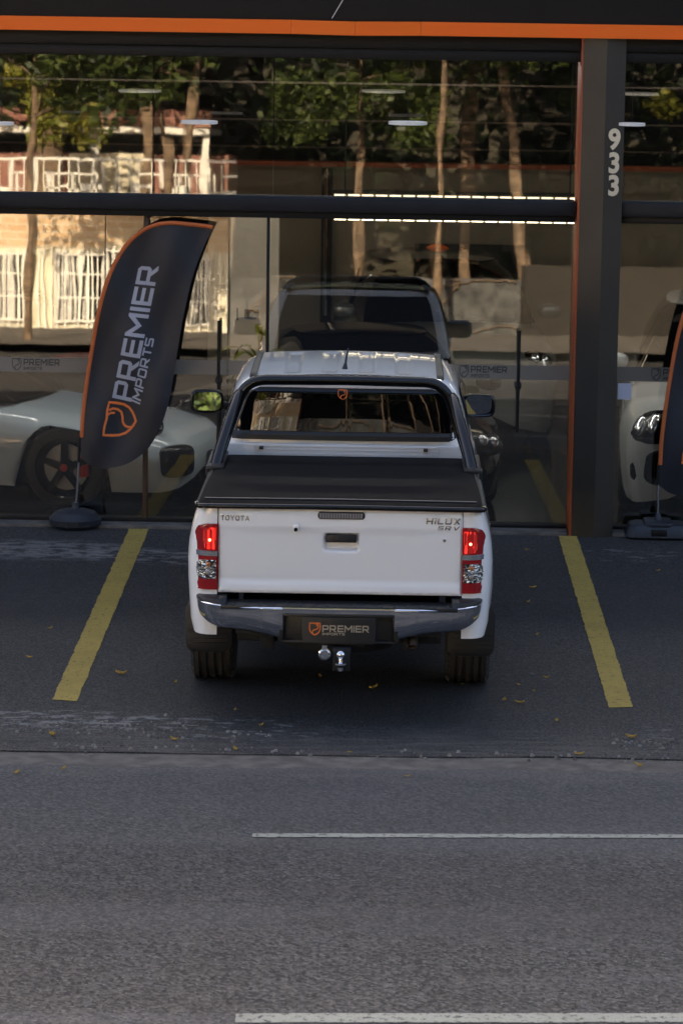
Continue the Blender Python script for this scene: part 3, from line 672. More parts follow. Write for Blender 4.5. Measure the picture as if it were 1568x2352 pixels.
# mud flaps, wheels
for sg in (-1,1):
    fp=[(.652,.60),(.652,.312),(.662,.285),(.685,.266),(.72,.262),(.86,.262),(.905,.268),(.928,.292),(.935,.33),(.938,.52),(.90,.62)]
    f=MB().prism([[(sg*u,v) for u,v in fp]],lambda u,v,d:(u,-.50-.012*d,v),0,1).build('mud_flap','plastic',T,bevel=.004)
    mb=MB()
    for z in (.405,.378,.345,.318): mb.box(min(sg*.675,sg*.915),max(sg*.675,sg*.915),-.519,-.511,z-.004,z+.004)
    mb.build('rib','plastic',f,bevel=.002)
def wheel(xc,y,r,wd,parent,out,rimmat='brightchrome',name='wheel',lugs=True,spk=6,rimr=.60):
    wobj=bpy.data.objects.new(name,None); COL.objects.link(wobj); wobj.parent=parent; wobj.location=(xc,y,r)
    h=wd/2; pr=[(-h*.80,r*rimr),(-h*.97,r*.72),(-h*1.0,r*.82),(-h*.95,r*.93),(-h*.80,r*.985)]
    if lugs:
        for gx in (-.52,-.18,.18,.52): pr+=[((gx-.075)*h,r),((gx-.07)*h,r*.968),((gx+.07)*h,r*.968),((gx+.075)*h,r)]
    pr+=[(h*.80,r*.985),(h*.95,r*.93),(h*1.0,r*.82),(h*.97,r*.72),(h*.80,r*rimr)]
    mb=MB().lathe(pr,(0,0,0),'x',72)
    if lugs:
        for k in range(44):
            a=2*math.pi*k/44
            for s in (-1,1):
                v=[]
                for xx_,rr_ in ((.82,.988),(.97,.925)):
                    for da in (-.035,.035): v.append((s*xx_*h,(r*rr_+.007)*math.cos(a+da),(r*rr_+.007)*math.sin(a+da)))
                mb.add(v+[(x*.99,y_*.97,z_*.97) for x,y_,z_ in v],[(0,1,3,2),(0,2,6,4),(1,5,7,3),(0,4,5,1),(2,3,7,6)])
    mb.build('tyre','tyre',wobj,smooth=True,auto=30)
    o=out*h
    rm=MB().lathe([(-o*.7,r*rimr),(o*.80,r*rimr),(o*.86,r*(rimr-.015)),(o*.80,r*(rimr-.04)),(-o*.3,r*(rimr-.06)),(-o*.3,.0)],(0,0,0),'x',40)
    for k in range(spk):
        a=2*math.pi*k/spk+.3; pts=[]
        for rr_,wv in ((.03,.9),(r*(rimr-.03),.55)):
            for s in (-1,1): pts.append((rr_*math.cos(a)-s*.035*wv*math.sin(a),rr_*math.sin(a)+s*.035*wv*math.cos(a)))
        rm.prism([[pts[0],pts[2],pts[3],pts[1]]],lambda u,v,d:(o*lerp(.48,.80 if lugs else .78,d),u,v),0,1)
    rm.lathe([(o*.4,.05),(o*.76,.048),(o*.78,.03),(o*.78,0)],(0,0,0),'x',20)
    rm.build('rim',rimmat,wobj,smooth=True,auto=35)
    if not lugs:
        MB().lathe([(o*.18,.07),(o*.30,.07),(o*.30,r*.56),(o*.18,r*.56)],(0,0,0),'x',36).build('brake_disc','discgrey',wobj,smooth=True,auto=30)
        MB().prism([[(r*.34,-.08),(r*.58,-.07),(r*.58,.09),(r*.34,.08)]],lambda u,v,d:(o*lerp(.1,.40,d),u*-.6*1 if 0 else -u,v),0,1).build('brake_caliper','caliper',wobj,bevel=.008)
        MB().lathe([(o*.70,.035),(o*.84,.032),(o*.85,0)],(0,0,0),'x',18).build('hub_cap','caliper',wobj,smooth=True)
    return wobj
for yy in (0,3.085):
    for sg in (-1,1): wheel(sg*.785,yy,.378,.272,T,sg)
# chassis, axle, exhaust, tow ball
MB().box(-.60,.60,-1.0,3.7,.44,.56).box(-.46,-.38,-1.12,3.8,.42,.54).box(.38,.46,-1.12,3.8,.42,.54).box(-.60,.60,-1.19,-1.10,.52,.70).box(-.30,.45,-1.16,-1.06,.50,.56).build('chassis','dark',T,bevel=.006)
MB().tube([(-.66,0,.378),(.66,0,.378)],.045,14).ell((0,0,.36),.15,.16,.14).build('rear_axle','dark',T,smooth=True)
MB().lathe([(-.14,.28),(-.13,.34),(-.05,.36),(.05,.36),(.13,.34),(.14,.28)],(0,-.72,.52),'z',32).build('spare_wheel','dark',T,smooth=True)
MB().tube([(.434,-.3,.52),(.434,-1.0,.54),(.434,-1.12,.535),(.434,-1.19,.49),(.434,-1.205,.465)],.029,16,cap=False).tube([(.434,-1.17,.50),(.434,-1.195,.482)],.024,12).build('exhaust_pipe','rust',T,smooth=True)
th=MB().box(-.035,.075,-1.34,-1.02,.445,.475).box(-.030,.070,-1.352,-1.335,.345,.475).box(-.11,.15,-1.24,-1.20,.46,.50).build('tow_hitch','dark',T,bevel=.004)
MB().ell((.016,-1.40,.452),.0255,.0255,.0255,20,14).lathe([(-.05,.0),(-.05,.026),(-.046,.034),(-.036,.034),(-.034,.024),(-.030,.015),(-.01,.013)],(.016,-1.40,.44),'z',24).lathe([(0,0),(0,.015),(.02,.017),(.022,.008),(.04,.008)],(.016,-1.40,.356),'z',6).build('tow_ball','brightchrome',th,smooth=True)
MB().box(.0,.032,-1.41,-1.34,.378,.390).build('ball_mount','dark',th)
MB().lathe([(0,0),(0,.026),(.004,.030),(.012,.030),(.014,.036),(.03,.036),(.034,.03),(.06,.03)],(-.078,-1.385,.448),'y',24).box(-.092,-.064,-1.383,-1.365,.475,.500).build('trailer_socket','brightchrome',th,smooth=True,auto=30)
MB().box(.51,.60,-1.18,-1.10,.53,.555).box(.535,.545,-1.18,-1.10,.50,.53).box(.575,.585,-1.18,-1.10,.50,.53).build('tow_hook','dark',T,bevel=.003)
# front of the truck
MB().box(-.78,.78,3.93,4.06,.42,.66).build('front_bumper','paint',T,bevel=.03)
MB().box(-.42,.42,3.97,4.03,.70,.95).build('grille','chrome',T,bevel=.01)
for sg in (-1,1): MB().ell((sg*.62,3.90,.84),.16,.10,.09).build('headlight','clear',T,smooth=True)
# ================================================================== SHOWROOM BUILDING
GY=.27
B=thing('showroom_building','dark car showroom with orange fascia stripe, numbered pillar and tall glass front','building',(0,0,0))
PY=-.02
def zY(px,py,y): return onY(px,py,y).z
FH=10.2
mb=MB().box(-14,14,.02,.35,3.951,FH); mb.build('fascia','fascia',B)
for x in (-12.6,-9.3,-6.0,-3.25,.62-.02,3.9,7.2,10.5): MB().box(x-.003,x+.003,.015,.03,3.96,FH).build('fascia_joint','blackframe',B)
# orange band in segments with a slight kink
mb=MB(); xs_=[(-14,0,0),(-.735,0,0),(-.25,-.022,-.006),(.245,-.012,0),(14,0,0)]
for (xa,ya_,za),(xb,yb_,zb) in zip(xs_,xs_[1:]):
    g_=.0015
    mb.add([(xa+g_,-.075+ya_,3.848+za),(xb-g_,-.075+yb_,3.848+zb),(xb-g_,-.075+yb_,3.952+zb),(xa+g_,-.075+ya_,3.952+za),(xa+g_,.10,3.848+za),(xb-g_,.10,3.848+zb),(xb-g_,.10,3.952+zb),(xa+g_,.10,3.952+za)],[(0,1,2,3),(4,7,6,5),(0,4,5,1),(3,2,6,7),(0,3,7,4),(1,5,6,2)])
mb.build('orange_band','orange',B)
mb=MB().box(-14,14,.06,.40,3.745,3.846).box(-14,14,.10,.40,3.662,3.742); mb.build('top_frame','blackframe',B,bevel=.004)
PX0,PX1=1.487,1.812
for (a,b) in ((-14,1.464),(PX1+.002,14)):
    mb=MB().box(a,b,.08,.38,2.488,2.595); mb.build('cross_beam','frame',B,bevel=.005)
    MB().box(a,b,.14,.36,2.433,2.486).build('door_track','blackframe',B,bevel=.003)
    MB().box(a,b,.02,.30,-.02,.022).build('sill','concrete',B,bevel=.004)
    MB().box(a,b,.22,.34,.022,.050).build('floor_track','blackframe',B,bevel=.003)
pb=[(PX0,.45),(PX0,.0),(1.662,-.035),(PX1,.03),(PX1,.45)]
# lower edge leans with the panel: a prism from the ground to the band
pil=MB().prism([pb],lambda u,v,d:(u,v,lerp(.0,3.846,d)),0,1).build('pillar','pillar',B)
MB().box(1.472,1.4865,-.006,.44,.0,3.846).build('orange_trim','trimorange',B,bevel=.002)
for ch,(px,py) in zip('933',((1410,320),(1409,374),(1408,426))):
    vs,fs=fontmesh(ch,.208,.007,.007); xm=(min(v.x for v in vs)+max(v.x for v in vs))/2; zm=(min(v.y for v in vs)+max(v.y for v in vs))/2
    c=onY(px,py,-.02); an_=math.atan2(.065,.15)
    sy=1.02
    def tf(v): return (c.x+(v.x-xm)*math.cos(an_),-.040-v.z+(c.x+(v.x-xm)*math.cos(an_)-1.662)*.433,c.z+(v.y-zm)*sy)
    MB().add([tf(v) for v in vs],fs).build('house_number','digits',pil,bevel=0)
MB().box(-1.869,-1.833,.22,.34,.05,2.433).build('mullion','brown',B,bevel=.003)
MB().box(-.914,-.892,.22,.36,.05,2.433).build('mullion','blackframe',B,bevel=.003)
TILT=math.tan(R(1.8))
lo=[-14,-11.5,-9,-6.5,-4.4,-2.175,-1.869]; 
lower=list(zip(lo,lo[1:]))+[(-1.833,-1.212),(-1.212,-.914),(-.892,1.464),(PX1+.003,4.4),(4.4,7),(7,9.5),(9.5,14)]
upper=[(-14,-9),(-9,-6),(-6,-3.6),(-3.6,-1.803),(-1.803,-.872),(-.872,1.464),(PX1+.003,4.4),(4.4,7),(7,9.5),(9.5,14)]
def pane(x0,x1,z0,z1,y0,dt):
    t=TILT+dt; mb=MB(); g=.004; yb=lambda z:y0+(z-z0)*t
    mb.add([(x,yb(z)+k,z) for k in (0,.008) for x in (x0+g,x1-g) for z in (z0,z1)],[(0,2,3,1),(4,5,7,6),(0,1,5,4),(2,6,7,3),(1,3,7,5),(0,4,6,2)])
    return mb.build('glass_pane','glass',B),yb
rp=random.Random(11)
for (a,b) in upper: pane(a,b,2.594,3.673,GY+.02,rp.uniform(-.001,.001))
LOGOS=[]
for i,(a,b) in enumerate(lower):
    o,yb=pane(a,b,.050,2.434,GY,rp.uniform(-.001,.001))
    if b<-4.4 or a>4.5: continue
    za,zb=zY(100,855,GY),zY(100,822,GY)
    bo=MB().add([(x,yb(z)-.006-k,z) for k in (0,.002) for x in (a+.006,b-.006) for z in (za,zb)],[(0,2,3,1),(4,5,7,6),(0,1,5,4),(2,6,7,3),(1,3,7,5),(0,4,6,2)]).build('frosted_band','band',o)
    h=zb-za; first=-2.90
    k0=math.ceil((a-first)/.50)
    for k in range(k0-1,k0+12):
        xs0=first+.50*k
        if xs0<a+.02 or xs0+.38>b-.01: continue
        mb=MB()
        for nm,f0,f1,v0,v1 in (('PREMIER',.09,.375,.45,.90),('IMPORTS',.09,.235,.12,.34)):
            word(mb,nm,lambda u,v,d:(xs0+lerp(f0,f1,u),yb(za+h*lerp(v0,v1,v))-.0085-.001*d,za+h*lerp(v0,v1,v)),0,1,.15)
        shield(mb,lambda u,v,d:(xs0+.072*u,yb(za+h*.5)-.0085-.001*d,za+h*(.08+.84*v)),0,1,.08)
        mb.build('band_lettering','decal',o)
for x,zt,zb_ in ((onY(500,800,.02).x,zY(500,742,.02),zY(500,1050,.02)),(onY(1192,850,.02).x,zY(1190,765,.02),zY(1190,1000,.02))):
    h=thing('pull_handle',None,None); h.parent=B
    MB().tube([(x,.20,zb_),(x,.20,zt)],.013,12).build('bar','blackframe',h,smooth=True)
    MB().tube([(x,.20,zt-.1),(x,.33,zt-.1)],.009,8).tube([(x,.20,zb_+.1),(x,.28,zb_+.1)],.009,8).build('bracket','blackframe',h)
    MB().ell((x-.0,.22,zY(500,882,.02)),.028,.03,.03,14,8,.7).build('lock','plastic',h,smooth=True)
# interior
fl=MB().box(-14,14,.301,12,-.06,.006).build('showroom_floor','intfloor',B)
MB().box(-14,14,.36,12.3,3.80,3.95).build('ceiling','ceil',B)
MB().box(-14,14,.36,12.3,FH-.3,FH-.05).build('roof','ceil',B)
mb=MB()
for y,py in ((2.2,190),(4.2,276),(6.2,338)): z=zY(700,py,y); mb.box(-14,14,y,y+.02,z-.008,z+.008)
mb.build('ceiling_batten','ceilline',B)
MB().box(-14.3,-14,.0,12.3,-.05,FH).build('side_wall','fascia',B); MB().box(14,14.3,.0,12.3,-.05,FH).build('side_wall','fascia',B)
BWY=7.5
ztop=zY(900,385,BWY)
MB().box(-14,14,BWY+3.5,BWY+3.8,-.05,FH).build('rear_wall','ceil',B)
xw=onY(620,300,BWY).x
MT['dimorange']=mat('dull_orange_trim',(.30,.055,.01),.6)
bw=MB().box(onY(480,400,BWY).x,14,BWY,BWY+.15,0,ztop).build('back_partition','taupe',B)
MB().box(onY(480,400,BWY).x,14,BWY-.02,BWY+.15,ztop+.002,ztop+.05).build('orange_coping','dimorange',bw)
for a,b in ((743,752),): 
    x0_,x1_=onY(a,600,BWY-.2).x,onY(b,600,BWY-.2).x
    MB().box(x0_-.03,x1_+.04,BWY-.12,BWY-.004,0,ztop-.01).build('dark_recess','blackframe',bw)
    MB().tube([((x0_+x1_)/2,BWY-.2,.9),((x0_+x1_)/2,BWY-.2,ztop)],.02,10).build('pole','brightchrome',bw)
x0_,x1_=onY(530,600,3.2).x,onY(640,600,3.2).x
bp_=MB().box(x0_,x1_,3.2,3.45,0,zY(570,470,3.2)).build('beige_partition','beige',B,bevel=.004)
MB().box(onY(562,700,3.2).x,onY(595,700,3.2).x,3.185,3.2,zY(570,729,3.2),zY(570,710,3.2)).box(onY(544,700,3.2).x,onY(547,700,3.2).x,3.19,3.2,zY(544,735,3.2),zY(544,707,3.2)).build('wall_socket','blackframe',bp_)
# wall picture with an abstract red loop
a=onY(950,690,BWY-.05); b=onY(1207,563,BWY-.05)
pic=thing('wall_picture','large black framed picture with an orange loop on the showroom back wall','picture',(a.x,BWY-.06,a.z))
W_,H_=b.x-a.x,b.z-a.z
MB().box(0,W_,0,.05,0,H_).build('canvas','blackframe',pic,bevel=.004)
mb=MB(); mb.prism(ribbon([(W_*.20+.2*math.cos(t),H_*.55+.24*math.sin(t)) for t in [2*math.pi*k/28 for k in range(28)]],.035,True),lambda u,v,d:(u,-.002-.003*d,v),0,1)
mb.prism(ribbon([(W_*(.42+.03*k),H_*(.92-.16*k+.012*k*k)) for k in range(6)],.03,False),lambda u,v,d:(u,-.002-.0045*d,v),0,1); mb.build('orange_loop','orange',pic)
# LED bars and disc lamps
def ledbar(pxa,pya,pxb,pyb,Y,lab):
    a=onY(pxa,pya,Y); b=onY(pxb,pyb,Y); L_=b.x-a.x
    t=thing('led_light_bar',lab,'light fixture',(a.x,Y,(a.z+b.z)/2),group='led light bars above the showroom cars')
    MB().box(-.02,L_+.02,.0,.05,.022,.05).build('housing','blackframe',t)
    n=18; mb=MB()
    for k in range(n): mb.box(L_*k/n+.010,L_*(k+1)/n-.010,.0,.03,-.010,.012)
    mb.build('tube','led' if 'below' in lab else 'leddim',t)
    MB().tube([(.1,.025,.05),(.1,.025,3.8-(a.z+b.z)/2)],.004,6).tube([(L_-.1,.025,.05),(L_-.1,.025,3.8-(a.z+b.z)/2)],.004,6).build('cable','blackframe',t)
ledbar(765,501,1332,512,3.0,'segmented warm led light bar just below the cross beam')
ledbar(765,449,1335,458,3.6,'segmented warm led light bar just above the cross beam')
for i,(px,py,wpx,lab) in enumerate(((322,209,98,'round ceiling lamp disc nearest the upper left glass joint'),(458,281,84,'round ceiling lamp disc in the second row left of the middle'),(880,210,100,'round ceiling lamp disc in the front row above the truck'),(936,283,88,'round ceiling lamp disc in the second row above the truck'),(5,284,56,'round ceiling lamp disc cut by the left picture edge'),(1465,216,92,'round ceiling lamp disc right of the numbered pillar'),(1450,286,60,'round ceiling lamp disc in the second row right of the pillar'))):
    zz_=3.25; d=ray(px,py); tt=(zz_-CAMP.z)/d.z; p=CAMP+d*tt
    if p.y>6.8: p=onY(px,py,6.6)
    r=wpx/2/(F/(p.y+25.1))
    t=thing('ceiling_lamp',lab,'ceiling lamp',(p.x,p.y,p.z),group='round ceiling lamps in the showroom')
    MB().lathe([(0,0),(0,r*.86),(-.006,r*.9),(-.008,r),(.012,r),(.012,0)],(0,0,0),'z',32).build('disc','disc',t)
    MB().tube([(0,0,.01),(0,0,3.8-p.z)],.0018,5).build('cord','blackframe',t)
# added fill tubes, out of view: brighten the hall, mirrored by the cars
for i,(x,y) in enumerate(((-3.2,1.25),(-.2,1.35),(3.4,1.3),(-7.8,5),(6.5,5))):
    t=thing('added_fill_tube',('added fill tube hidden over the left cars','added fill tube hidden over the middle of the hall','added fill tube hidden right of the pillar','added fill tube at the far left of the hall','added fill tube at the far right of the hall')[i],'light fixture',(x,y,3.73))
    MB().box(-1.3,1.3,-.045,.045,0,.03).build('tube','filltube',t); MB().tube([(0,0,.03),(0,0,.08)],.01,6).build('cord','blackframe',t)
# paper notice on the glass
c=onY(1433,897,GY)
tag(MB().box(c.x-.055,c.x+.050,.245,.248,c.z-.065,c.z+.062).build('paper_notice','paper'),'white paper notice stuck on the glass right of the pillar','notice')
# cable over the fascia
a=onY(790,-5,.0);b=onY(762,42,.0)
tag(MB().tube([a,b],.003,6).build('cable','whitemetal'),'thin pale cable slanting over the dark fascia','cable')
# ================================================================== SHOWROOM CARS
def car(name,label,paint,loc,rz,st,gh,wr=.33,wb=(.95,3.5),hw=.92,rim='gloss',spk=5,lights=None,intake=None,grille=None):
    """nose at local y=0 looking to -y; st: (y,halfwidth,ztop,zbot); gh: (z,hw,y0,y1)"""
    t=thing(name,label,'car',loc,rz,'cars standing in the showroom')
    b=MB(); rows=[]
    ys=[s[0] for s in st]; L_=ys[-1]; yy=sorted(set([round(ys[0]+(L_-ys[0])*(k/70),3) for k in range(71)]+[.01,.03,.07,.12,.2,.28]))
    for y in yy:
        h,zt,zb=(interp(st,y,k) for k in (1,2,3))
        zb2=zb
        for yc in wb:
            d=abs(y-yc); rad=wr*1.12
            if d<rad: zb2=max(zb2,wr+math.sqrt(rad*rad-d*d))
        row=[]
        for (u,v) in ((0,0),(.35,-.004),(.65,-.02),(.82,-.05),(.92,-.10),(.975,-.20),(1.0,-.32),(1.0,-.5),(.985,-.7),(.96,-.9),(.93,-1)):
            z=zt+(v*.9 if v>-.2 else v)*(1 if v>-.2 else 1)*( .9 if v>-.2 else (zt-zb)) if v>-.2 else lerp(zt-.17,zb,(-v-.2)/.8)
            row.append((u*h,y,max(z,min(zb2,zt-.10))))
        rows.append(row)
    rows=[[(x*.25,y-.012,lerp(z,(rows[0][0][2]+rows[0][-1][2])/2,.6)) for x,y,z in rows[0]]]+rows+[[(x*.2,y+.02,z) for x,y,z in rows[-1]]]
    full=[r+[(-x,y,z) for x,y,z in r[-1::-1]][:-1] for r in rows]
    b.grid([[(-x,y,z) for x,y,z in r[::-1]][:-1]+r for r in rows])
    b.build('body',paint,t,smooth=True,auto=45)
    rings=[]
    for z,h,y0,y1 in gh:
        q=[(0,y0),(.5,y0+.03),(.85,y0+.11),(.97,y0+.25),(1,lerp(y0,y1,.5)),(.95,y1-.22),(.8,y1-.08),(0,y1)]; q=[(u*h,y,z) for u,y in q]; rings.append(q+[(-x,y,z) for x,y,z in q[-2:0:-1]])
    MB().grid(rings,close=True).build('windows','tint',t,smooth=True)
    z,h,y0,y1=gh[-1]; rows=[]
    for k in range(9):
        y=lerp(y0+.02,y1-.02,k/8); e=math.sqrt(max(0,1-((k-4)/4.6)**4)); rows.append([(u*h*e,y,z+.005+.035*e*(1-u*u)) for u in (-1,-.8,-.4,0,.4,.8,1)])
    MB().grid(rows).build('roof',paint,t,smooth=True)
    if intake:
        for sg in (-1,1):
            x,y,z,sx,sz=intake; o=MB().ell((0,0,0),sx,.07,sz,20,10,.5).build('air_intake','gloss',t,smooth=True); o.location=(sg*x,y,z); o.rotation_euler=(0,0,sg*R(28))
    if grille:
        x,y,z,sx,sz=grille; MB().ell((0,y,z),sx,.06,sz,24,10,.4).build('grille','plastic',t,smooth=True)
    if lights:
        for sg in (-1,1):
            x,y,z,sx,sz,az=lights; o=MB().ell((0,0,0),sx,.10,sz,20,12,.85).build('headlight','gloss',t,smooth=True); o.location=(sg*x,y,z); o.rotation_euler=(R(-30),R(sg*12),sg*R(az))
            for k in (-.35,.25):
                q=MB().ell((k*sx,-.085,0),sx*.27,.024,sz*.6,14,8).build('lamp','lampglass',o,smooth=True)
    for yc in wb:
        for sg in (-1,1): wheel(sg*(hw-.12),yc,wr,.22,t,sg,rim,lugs=False,spk=spk,rimr=.74)
    for sg in (-1,1): MB().ell((sg*(hw+.06),gh[0][2]+.45,gh[0][0]+.09),.11,.07,.07,14,8,.8).build('door_mirror',paint,t,smooth=True)
    MB().box(-hw*.8,hw*.8,.3,L_-.3,.17,.34).build('underbody','dark',t)
    return t
MT['discgrey']=mat('brake_disc_grey',(.34,.34,.33),.35)
MT['caliper']=mat('red_caliper_paint',(.45,.02,.02),.4)
MT['lampglass']=mat('headlamp_reflector',(.8,.82,.85),.12,metal=.9,coat=1)
MT['carwhite']=mat('light_grey_car_paint',(.54,.62,.70),.25,coat=1)
MT['carwhite2']=mat('white_car_paint_two',(.66,.67,.66),.25,coat=1)
MT['carblack']=mat('black_car_paint',(.010,.010,.012),.18,coat=1)
MT['carmaroon']=mat('maroon_car_paint',(.16,.010,.02),.2,coat=1)
MT['carsilver']=mat('silver_green_car_paint',(.22,.225,.21),.3,coat=1,metal=.4)
SPORT=[(0,.42,.52,.24),(.06,.62,.60,.18),(.16,.74,.66,.15),(.4,.84,.73,.15),(.9,.90,.82,.15),(1.5,.90,.88,.16),(2.6,.88,.92,.17),(3.3,.93,.93,.18),(4.0,.90,.86,.22),(4.4,.80,.72,.30)]
GSPORT=[(.82,.80,1.35,4.1),(1.0,.74,1.70,3.8),(1.15,.66,2.0,3.4),(1.24,.58,2.3,3.0)]
SPORT=[(a,b,c*.93,d) for a,b,c,d in SPORT]
SEDAN=[(0,.50,.62,.24),(.05,.70,.70,.20),(.14,.80,.78,.18),(.35,.88,.86,.17),(.9,.92,.93,.18),(1.5,.92,.97,.18),(2.5,.91,.99,.18),(3.7,.92,1.0,.2),(4.4,.86,.98,.26),(4.75,.74,.85,.34)]
GSEDAN=[(.94,.82,1.25,4.2),(1.15,.76,1.65,3.95),(1.34,.66,2.05,3.6),(1.42,.58,2.35,3.2)]
HATCH=[(0,.52,.78,.22),(.05,.72,.84,.18),(.14,.82,.92,.16),(.4,.90,1.0,.17),(.9,.92,1.06,.18),(1.4,.92,1.08,.18),(2.5,.92,1.1,.18),(3.6,.92,1.1,.2),(4.2,.86,1.05,.28)]
GHATCH=[(1.04,.84,1.05,4.15),(1.28,.78,1.45,4.05),(1.46,.68,1.85,3.9),(1.54,.60,2.1,3.6)]
# sports car: front wheel hub seen at px (133,1095)
th_=R(58); wl_=onY(133,1095,.95)
def place(nose_local,world,rz): # location so that local point lands on world point
    c,s=math.cos(rz),math.sin(rz); return (world[0]-(c*nose_local[0]-s*nose_local[1]),world[1]-(s*nose_local[0]+c*nose_local[1]),0)
rz=R(76)      # local -y (nose) -> world direction (sin, -cos)
car('sports_car','light grey sports car at the left with black five-spoke wheels and nose behind the flag','carwhite',place((-.90,.95),(wl_.x+.05,.85),rz),rz,SPORT,GSPORT,.335,(.95,3.35),.90,lights=(.58,.34,.66,.15,.12,20),intake=(.60,.085,.40,.17,.13),spk=5)
rz=R(75); w_=onY(40,900,3.6)
car('maroon_car','dark maroon car behind the grey sports car at the left','carmaroon',(w_.x+1.2,3.4,0),rz,HATCH,GHATCH,.34,(.9,3.4))
rz=R(50); w_=onY(470,1000,2.6)
car('black_car','black car parked between the grey sports car and the showroom door','carblack',(w_.x,2.3,0),rz,SEDAN,GSEDAN,.34,(.92,3.7),lights=(.66,.28,.72,.17,.08,25))
LOWS=[(a,b,c*.84,d) for a,b,c,d in SEDAN]; LOWG=[(a*.86,b,c,d) for a,b,c,d in GSEDAN]
rz=R(7); w_=onY(1140,1100,.9)
car('black_sedan','black sedan facing the glass, mostly hidden behind the white pickup','carblack',(w_.x-.80,.55,0),rz,LOWS,LOWG,.36,(.92,3.7),lights=(.70,.10,.60,.17,.08,25),grille=(0,.0,.42,.42,.12))
rz=R(6); w_=onY(1240,900,3.2)
car('silver_car','silver car seen right of the black sedan, deep in the hall','carsilver',(w_.x-.62,4.9-.6,0),rz,HATCH,GHATCH,.34,(.92,3.3),lights=(.66,.2,.8,.17,.1,25))
rz=R(-6); w_=onY(1425,1060,.6)
car('white_hatchback','white hatchback facing the glass right of the numbered pillar','carwhite2',(w_.x+.86,.5,0),rz,HATCH,GHATCH,.34,(.92,3.3),lights=(.62,.13,.76,.21,.15,30),intake=(.62,.09,.46,.19,.15),grille=(0,-.0,.62,.40,.10))
# plants
def plant(loc,h,lab,n=16):
    t=thing('potted_plant',lab,'plant',loc); MB().lathe([(0,0),(0,.13),(.26,.17),(.26,.14),(.22,.0)],(0,0,0),'z',20).build('pot','blackframe',t,smooth=True)
    mb=MB(); r=random.Random(int(h*100))
    for k in range(n):
        a=r.uniform(0,6.28); l=r.uniform(.25,.45); w=.035; rows=[]; z0=h*r.uniform(.55,1)
        for j in range(6):
            u=j/5; x=l*u; z=z0+.18*math.sin(u*2.4)-.12*u*u; e=w*math.sin(math.pi*(u*.9+.08)); rows.append([(x*math.cos(a)-s*e*math.sin(a),x*math.sin(a)+s*e*math.cos(a),z+abs(s)*.01) for s in (-1,0,1)])
        mb.grid(rows)
    mb.build('leaves','leafy',t); MB().tube([(0,0,.2),(.01,0,h)],.014,8).build('stem','bark',t)
p=onY(595,790,2.5); plant((p.x,2.5,0),p.z,'leafy potted plant in front of the beige partition')
p=onY(725,790,5.5); plant((p.x,5.5,0),p.z,'bushy potted plant by the dark recess of the back wall',26)
